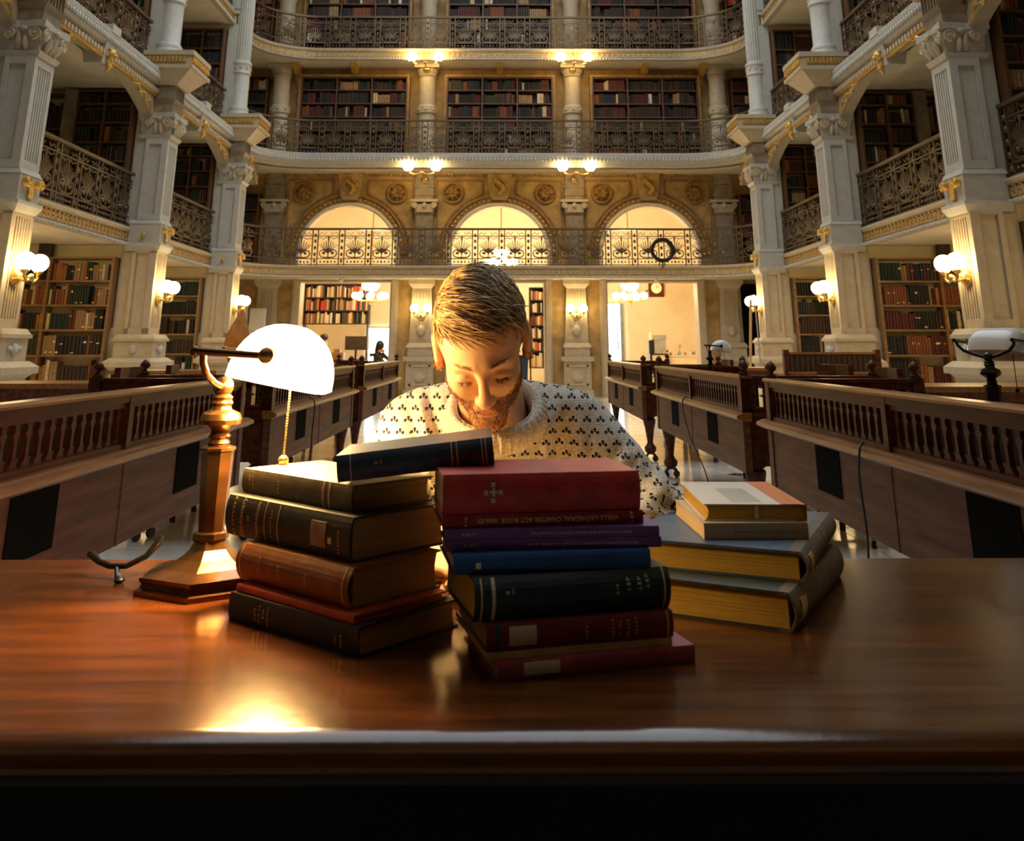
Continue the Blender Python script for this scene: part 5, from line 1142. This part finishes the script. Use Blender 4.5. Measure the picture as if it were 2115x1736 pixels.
# beard and brows
BMt = [hair_m('auburn_beard', (.34,.135,.045)), hair_m('dark_auburn_beard', (.17,.06,.022))]
cand = np.where(beard > .35)[0]; pick = rng.choice(cand, 3600); paths = []; rad = []; ms = []
def nrm_head(p): v = (p-np.array((0,-.015,-.035)))/np.array((.06,.08,.09))**2; return v/np.linalg.norm(v)
for i in pick:
    p = Lh[i]; n = nrm_head(p); L = rng.uniform(.0025,.0055); dn = np.array((.25*np.sign(p[0])*abs(p[0])/.04, -.15, -.75))+rng.normal(0,.25,3)
    P = [p-n*.001, p+n*L*.22+dn*L*.40, p+n*L*.30+dn*L*.95]; paths.append(np.array(P)); rad.append(rng.uniform(.00035,.0006)); ms.append(int(rng.random() < .45))
strands('beard', None, paths, rad, BMt, ms)
paths = []; rad = []; ms = []
for s in (-1,1):
    paths = []; rad = []; ms = []
    for _ in range(110):
        a = rng.random(); x0 = .010+.040*a; z0 = .0165+.004*math.sin(a*PI)+rng.normal(0,.0018); y0 = -.0990+.024*a**1.6
        P = [np.array((s*x0,y0,z0)), np.array((s*(x0+.004),y0+.0008-.001,z0+.0015)), np.array((s*(x0+.009),y0+.004,z0+.0005))]; paths.append(np.array(P)); rad.append(.0004); ms.append(0)
    strands('eyebrow', None, paths, rad, [HM[1]], ms)
paths = []; rad = []; ms = []
for s in (-1,1):
    paths = []; rad = []; ms = []
    for _ in range(46):
        a = rng.random(); x0 = .019+.026*a; y0 = -.0905+.009*abs(a-.4)*1.6; P = [np.array((s*x0,y0,-.0120)), np.array((s*x0,y0-.003,-.0150)), np.array((s*x0*1.02,y0-.006,-.0165))]; paths.append(np.array(P)); rad.append(.00035); ms.append(1)
    strands('eyelashes', None, paths, rad, BMt, ms)

# ---- sweater
SHL, SHR = (-.172,1.858,.905), (.140,1.858,.905); ELL, ELR = (-.232,1.772,.762), (.272,1.755,.766)
S = SDF((-.33,1.50,.40), (.37,2.16,1.06), .0056)
d = S.ell((-.015,1.915,.800), (.172,.105,.175)); d = smin(d, S.ell((-.012,2.00,.610), (.170,.120,.20)), .08)
d = smin(d, S.cap((-.110,1.885,.925), (.080,1.885,.925), .060), .06); d = smin(d, S.ell((-.018,1.845,.915), (.100,.075,.060)), .05)
arms = []
for sh, el, wr in ((SHL,ELL,WL), (SHR,ELR,WR)):
    wr2 = tuple(np.array(wr)+(np.array(el)-np.array(wr))*.10)
    a = smin(S.cap(sh, el, .066, .055), S.cap(el, wr2, .053, .034), .03); d = smin(d, a, .045)
def along_t(sdf, a, b):
    a = np.array(a); ab = np.array(b)-a; L = np.linalg.norm(ab); return ((sdf.X-a[0])*ab[0]+(sdf.Y-a[1])*ab[1]+(sdf.Z-a[2])*ab[2])/L, L
# soft folds: rings at the elbows, long pulls from the armpits across the chest
for sh, el, wr, sg in ((SHL,ELL,WL,-1), (SHR,ELR,WR,1)):
    t1, L1 = along_t(S, sh, el); t2, L2 = along_t(S, el, wr); wob = .35*np.sin(S.X*38+S.Z*25)
    near = np.exp(-((S.X-el[0])**2+(S.Y-el[1])**2+(S.Z-el[2])**2)/.0085)
    d = d-.0085*near*np.sin(t1*125+wob*2+S.Y*60)-.005*np.exp(-((t2-L2*.55)/.09)**2)*(t2 > 0)*near**.3*np.sin(t2*110+wob*2)
    cx = sg*.085; band = np.exp(-((S.X-cx+.02)/.075)**2-((S.Z-.845)/.085)**2)*(S.Y < 1.90)
    d = d-.0120*band*np.sin((S.X*sg*1.0-S.Z*.35)*105+.8*np.sin(S.Z*22))
for (x0,z0,x1,z1,A,w2) in ((-.178,.955,-.148,.872,-.015,.009),(-.160,.968,-.128,.880,.010,.013),(-.143,.965,-.118,.868,-.014,.008),(-.120,.960,-.098,.860,.009,.012),(-.105,.955,-.082,.865,-.010,.007),
        (.205,.880,.165,.832,-.016,.008),(.218,.872,.190,.835,.010,.010),(.230,.862,.200,.822,-.014,.007),(.155,.945,.150,.850,-.010,.006),(.112,.940,.085,.850,-.010,.010),(.092,.950,.060,.860,.008,.013),(.262,.800,.330,.772,-.018,.008),(.255,.785,.320,.755,.010,.010),(.245,.778,.300,.742,-.012,.006)):
    dx_, dz_ = x1-x0, z1-z0; L2_ = dx_*dx_+dz_*dz_; tt_ = np.clip(((S.X-x0)*dx_+(S.Z-z0)*dz_)/L2_, 0, 1); dist2 = (S.X-x0-tt_*dx_)**2+(S.Z-z0-tt_*dz_)**2
    d = d-A*np.exp(-dist2/(w2*w2))*(1-.6*np.abs(2*tt_-1)**3)*(S.Y < 1.90)
d = smax(d, -S.ell((-.022,1.818,.955), (.078,.085,.062)), .012)
d = np.maximum(d, np.minimum(DZ+.004-S.Z, S.Y*0+1)*((S.Y < 1.775) & (np.abs(S.X) < .5))-(~((S.Y < 1.775)))*1.0)
sv, sf = S.net(d); sv = smoothed(sv, sf, 2, .5)
def sweater_mat(name, motif=True):
    m, n, b = nt(name); b.inputs['Roughness'].default_value = .85; b.inputs['Specular IOR Level'].default_value = .15; b.inputs['Sheen Weight'].default_value = .2
    uv = N(n,'ShaderNodeUVMap', uv_map='knit'); sp = N(n,'ShaderNodeSeparateXYZ'); n.links.new(uv.outputs[0], sp.inputs[0])
    def mth(op, a, b_=None):
        q = N(n,'ShaderNodeMath', operation=op)
        for i, v in enumerate((a, b_)):
            if v is None: continue
            if isinstance(v, (int,float)): q.inputs[i].default_value = v
            else: n.links.new(v, q.inputs[i])
        return q.outputs[0]
    U, Vv = sp.outputs[0], sp.outputs[1]
    row = mth('DIVIDE', Vv, .0195); ri = mth('FLOOR', row); rf = mth('SUBTRACT', row, ri); odd = mth('MODULO', mth('ABSOLUTE', ri), 2.0)
    cu = mth('ADD', mth('DIVIDE', U, .0265), mth('MULTIPLY', odd, .5)); ci = mth('FLOOR', cu); cf = mth('SUBTRACT', cu, ci)
    a = mth('MULTIPLY', mth('SUBTRACT', cf, .5), .0265); c = mth('MULTIPLY', mth('SUBTRACT', rf, .5), .0195)
    res = None
    for px, pz, r in ((-.0052,-.0014,.0030),(.0002,.0030,.0028),(.0054,-.0020,.0029),(.0006,-.0003,.0019)):
        dx = mth('SUBTRACT', a, px); dz = mth('SUBTRACT', c, pz); dd = mth('SQRT', mth('ADD', mth('MULTIPLY', dx, dx), mth('MULTIPLY', dz, dz))); v = mth('SUBTRACT', dd, r); res = v if res is None else mth('MINIMUM', res, v)
    nz = N(n,'ShaderNodeTexNoise'); nz.inputs['Scale'].default_value = 700; n.links.new(uv.outputs[0], nz.inputs['Vector']); res = mth('ADD', res, mth('MULTIPLY', mth('SUBTRACT', nz.outputs['Fac'], .5), .0022))
    fac = mth('LESS_THAN', res, 0.0)
    n3 = N(n,'ShaderNodeTexNoise'); n3.inputs['Scale'].default_value = 260; n.links.new(uv.outputs[0], n3.inputs['Vector'])
    cr = N(n,'ShaderNodeValToRGB'); cr.color_ramp.elements[0].position = .3; cr.color_ramp.elements[0].color = (.62,.55,.43,1); cr.color_ramp.elements[1].position = .65; cr.color_ramp.elements[1].color = (.92,.87,.76,1); n.links.new(n3.outputs['Fac'], cr.inputs[0])
    mx = N(n,'ShaderNodeMix', data_type='RGBA'); mx.inputs[7].default_value = (.016,.016,.026,1); n.links.new(cr.outputs[0], mx.inputs[6])
    if motif: n.links.new(fac, mx.inputs[0])
    else: mx.inputs[0].default_value = 0
    n.links.new(mx.outputs[2], b.inputs['Base Color'])
    st = mth('ADD', mth('MULTIPLY', mth('SINE', mth('MULTIPLY', U, 2*PI/.0042)), .6), mth('SINE', mth('ADD', mth('MULTIPLY', Vv, 2*PI/.0036), mth('MULTIPLY', mth('SINE', mth('MULTIPLY', U, 2*PI/.0042)), 1.6))))
    bp = N(n,'ShaderNodeBump'); bp.inputs['Strength'].default_value = .55; bp.inputs['Distance'].default_value = .0012; n.links.new(st, bp.inputs['Height']); n.links.new(bp.outputs[0], b.inputs['Normal'])
    return m
M['knit'] = sweater_mat('patterned_knit'); M['rib'] = sweater_mat('ribbed_knit', False)
sw = put('sweater', sv, sf, M['knit'])
# knit coordinates: around the trunk, or around each sleeve bone
fcen = sv[sf].mean(1); uvs = np.zeros((len(sf),4,2))
bones = []
for sh, el, wr in ((SHL,ELL,WL), (SHR,ELR,WR)): bones += [(np.array(sh), np.array(el), 0.), (np.array(el), np.array(wr), np.linalg.norm(np.array(el)-np.array(sh)))]
best = np.full(len(sf), .058); which = np.full(len(sf), -1)
for bi, (a, b, _) in enumerate(bones):
    ab = b-a; t_ = np.clip((fcen-a)@ab/(ab@ab), 0, 1); dist = np.linalg.norm(fcen-a-t_[:,None]*ab, axis=1); thr = dist*(1.0 if bi % 2 else 1.0)
    ok = (thr < best) & ((t_ > .18) | (bi % 2 == 1)); ok |= (bi % 2 == 1) & (thr < .062) & (thr < best+.02) & (t_ > .02); best = np.where(ok, thr, best); which = np.where(ok, bi, which)
P4 = sv[sf]
ang = np.arctan2(P4[...,0]+.015, -(P4[...,1]-1.95)); uvs[...,0] = np.where(P4[...,1] < 1.96, P4[...,0]*1.05, ang*.2); uvs[...,1] = P4[...,2]-.8*np.clip(P4[...,1]-1.84, 0, .1)*(P4[...,2] > .9)
for bi, (a, b, l0) in enumerate(bones):
    m = which == bi
    if not m.any(): continue
    ab = b-a; L = np.linalg.norm(ab); ax = ab/L; r1 = np.cross(ax, (0,1,0)); r1 /= np.linalg.norm(r1); r2 = np.cross(ax, r1); q = P4[m]-a
    an = np.arctan2(q@r1, q@r2); an = np.where(an-an[:, :1] > PI, an-2*PI, np.where(an-an[:, :1] < -PI, an+2*PI, an)); uvs[m,:,0] = an*.055; uvs[m,:,1] = q@ax+l0
lay = sw.data.uv_layers.new(name='knit'); lay.data.foreach_set('uv', uvs.ravel())
# ribbed collar and cuffs
def rib_ring(name, cen, R1, R2, ax1, ax2, up, rh, rt, nr, sag=None):
    n = nr*4; mseg = 10; V = []; Fc = []; UVs = []
    ax1, ax2, up = (np.array(q, float)/np.linalg.norm(q) for q in (ax1, ax2, up))
    for i in range(n):
        a = 2*PI*i/n; rad_ = ax1*math.cos(a)*R1+ax2*math.sin(a)*R2; c = np.array(cen)+rad_; ro = rad_/np.linalg.norm(rad_); rb = .0045*(1 if i % 4 < 2 else -1)
        for k in range(mseg):
            b = 2*PI*k/mseg; V.append(c+up*math.sin(b)*rh+ro*(math.cos(b)*(rt+rb*max(0,math.cos(b)))))
    for i in range(n):
        for k in range(mseg): Fc.append((i*mseg+k, ((i+1) % n)*mseg+k, ((i+1) % n)*mseg+(k+1) % mseg, i*mseg+(k+1) % mseg))
    V = np.array(V); Fc = np.array(Fc); o = put(name, V, Fc, M['rib']); l = o.data.uv_layers.new(name='knit'); q = V[Fc]; l.data.foreach_set('uv', np.stack([q[...,0], q[...,2]], -1).ravel()); return o
rib_ring('collar', (-.018,1.812,.935), .083, .090, (1,0,.03), (0,-.86,-.50), (0,-.42,.90), .023, .0150, 40)
rib_ring('undershirt_collar', (-.018,1.815,.944), .073, .080, (1,0,.03), (0,-.86,-.50), (0,-.42,.90), .010, .004, 8)
for wr, el in ((WL,ELL),(WR,ELR)):
    ax = np.array(wr)-np.array(el); ax /= np.linalg.norm(ax); r1 = np.cross(ax, (0,0,1)); r2 = np.cross(ax, r1); rib_ring('cuff', tuple(np.array(wr)-ax*.018), .033, .031, r1, r2, ax, .024, .007, 20)
# trousers and shoes
TR = cloth('dark_trousers', (.02,.022,.03), .8)
g = SDF((-.30,1.42,.0), (.28,2.22,.62), .016); q = g.ell((-.012,2.06,.50), (.165,.13,.10))
for s in (-1,1):
    q = smin(q, smin(g.cap((s*.085-.012,2.05,.50), (s*.125-.012,1.66,.49), .085, .062), g.cap((s*.125-.012,1.66,.49), (s*.125-.012,1.62,.12), .062, .045), .04), .05)
tv, tf = g.net(q); tv = smoothed(tv, tf, 1, .5); put('trousers', tv, tf, TR)
for s in (-1,1):
    g = SDF((s*.125-.08,1.40,-.01), (s*.125+.06,1.74,.16), .008); q = smin(g.ell((s*.125-.012,1.55,.04), (.042,.11,.045)), g.cap((s*.125-.012,1.62,.06), (s*.125-.012,1.62,.12), .042), .03); q = np.maximum(q, .002-g.Z)
    v, f = g.net(q); put('shoe', v, f, M['black'])
copy_tree(ch, None, (-.012,2.13,0), PI/2, 'dark wooden chair the reading man sits on, hidden behind the desk')
# ---- distant seated reader in front of the bright window
g = SDF((-.4,-.4,0), (.4,.5,1.35), .02); q = g.ell((0,.05,.72), (.17,.12,.26)); q = smin(q, g.cap((-.17,.02,.9), (-.16,-.25,.72), .06, .045), .05); q = smin(q, g.cap((.17,.02,.9), (.16,-.25,.72), .06, .045), .05); q = smin(q, g.ell((.02,-.02,1.14), (.085,.10,.115)), .05); q = smin(q, g.cap((0,.03,.95), (.02,0,1.1), .055), .04)
for s in (-1,1): q = smin(q, smin(g.cap((s*.09,.05,.48), (s*.10,-.3,.48), .08, .065), g.cap((s*.10,-.3,.48), (s*.10,-.32,.06), .06, .045), .04), .05)
v, f = g.net(q); v = smoothed(v, f, 1, .5)
pr2 = thing('person', 'distant person in a dark coat seated before the bright window on the left', 'person', (-3.55,27.4,0), D2(60)); o = obj('body', np_mesh('body', v, f), cloth('dark_coat',(.02,.018,.016),.8), pr2, 80)
MB().sphere((.02,.02,1.17), (.105,.115,.115), 14, 10).tube([(.02,.06,1.15),(.02,.1,1.0),(.01,.11,.88)], [.09,.085,.05], 10).build('hair', M['black'], pr2, smooth=True); MB().tube([(-.12,-.03,.98),(-.03,-.1,1.0),(.06,-.09,1.0),(.12,-.02,.98)], .04, 8).build('scarf', BM[4], pr2, smooth=True)
copy_tree(ch, None, (-3.5,27.45,0), D2(60)+PI/2, 'dark chair of the distant seated person beyond the left doorway')
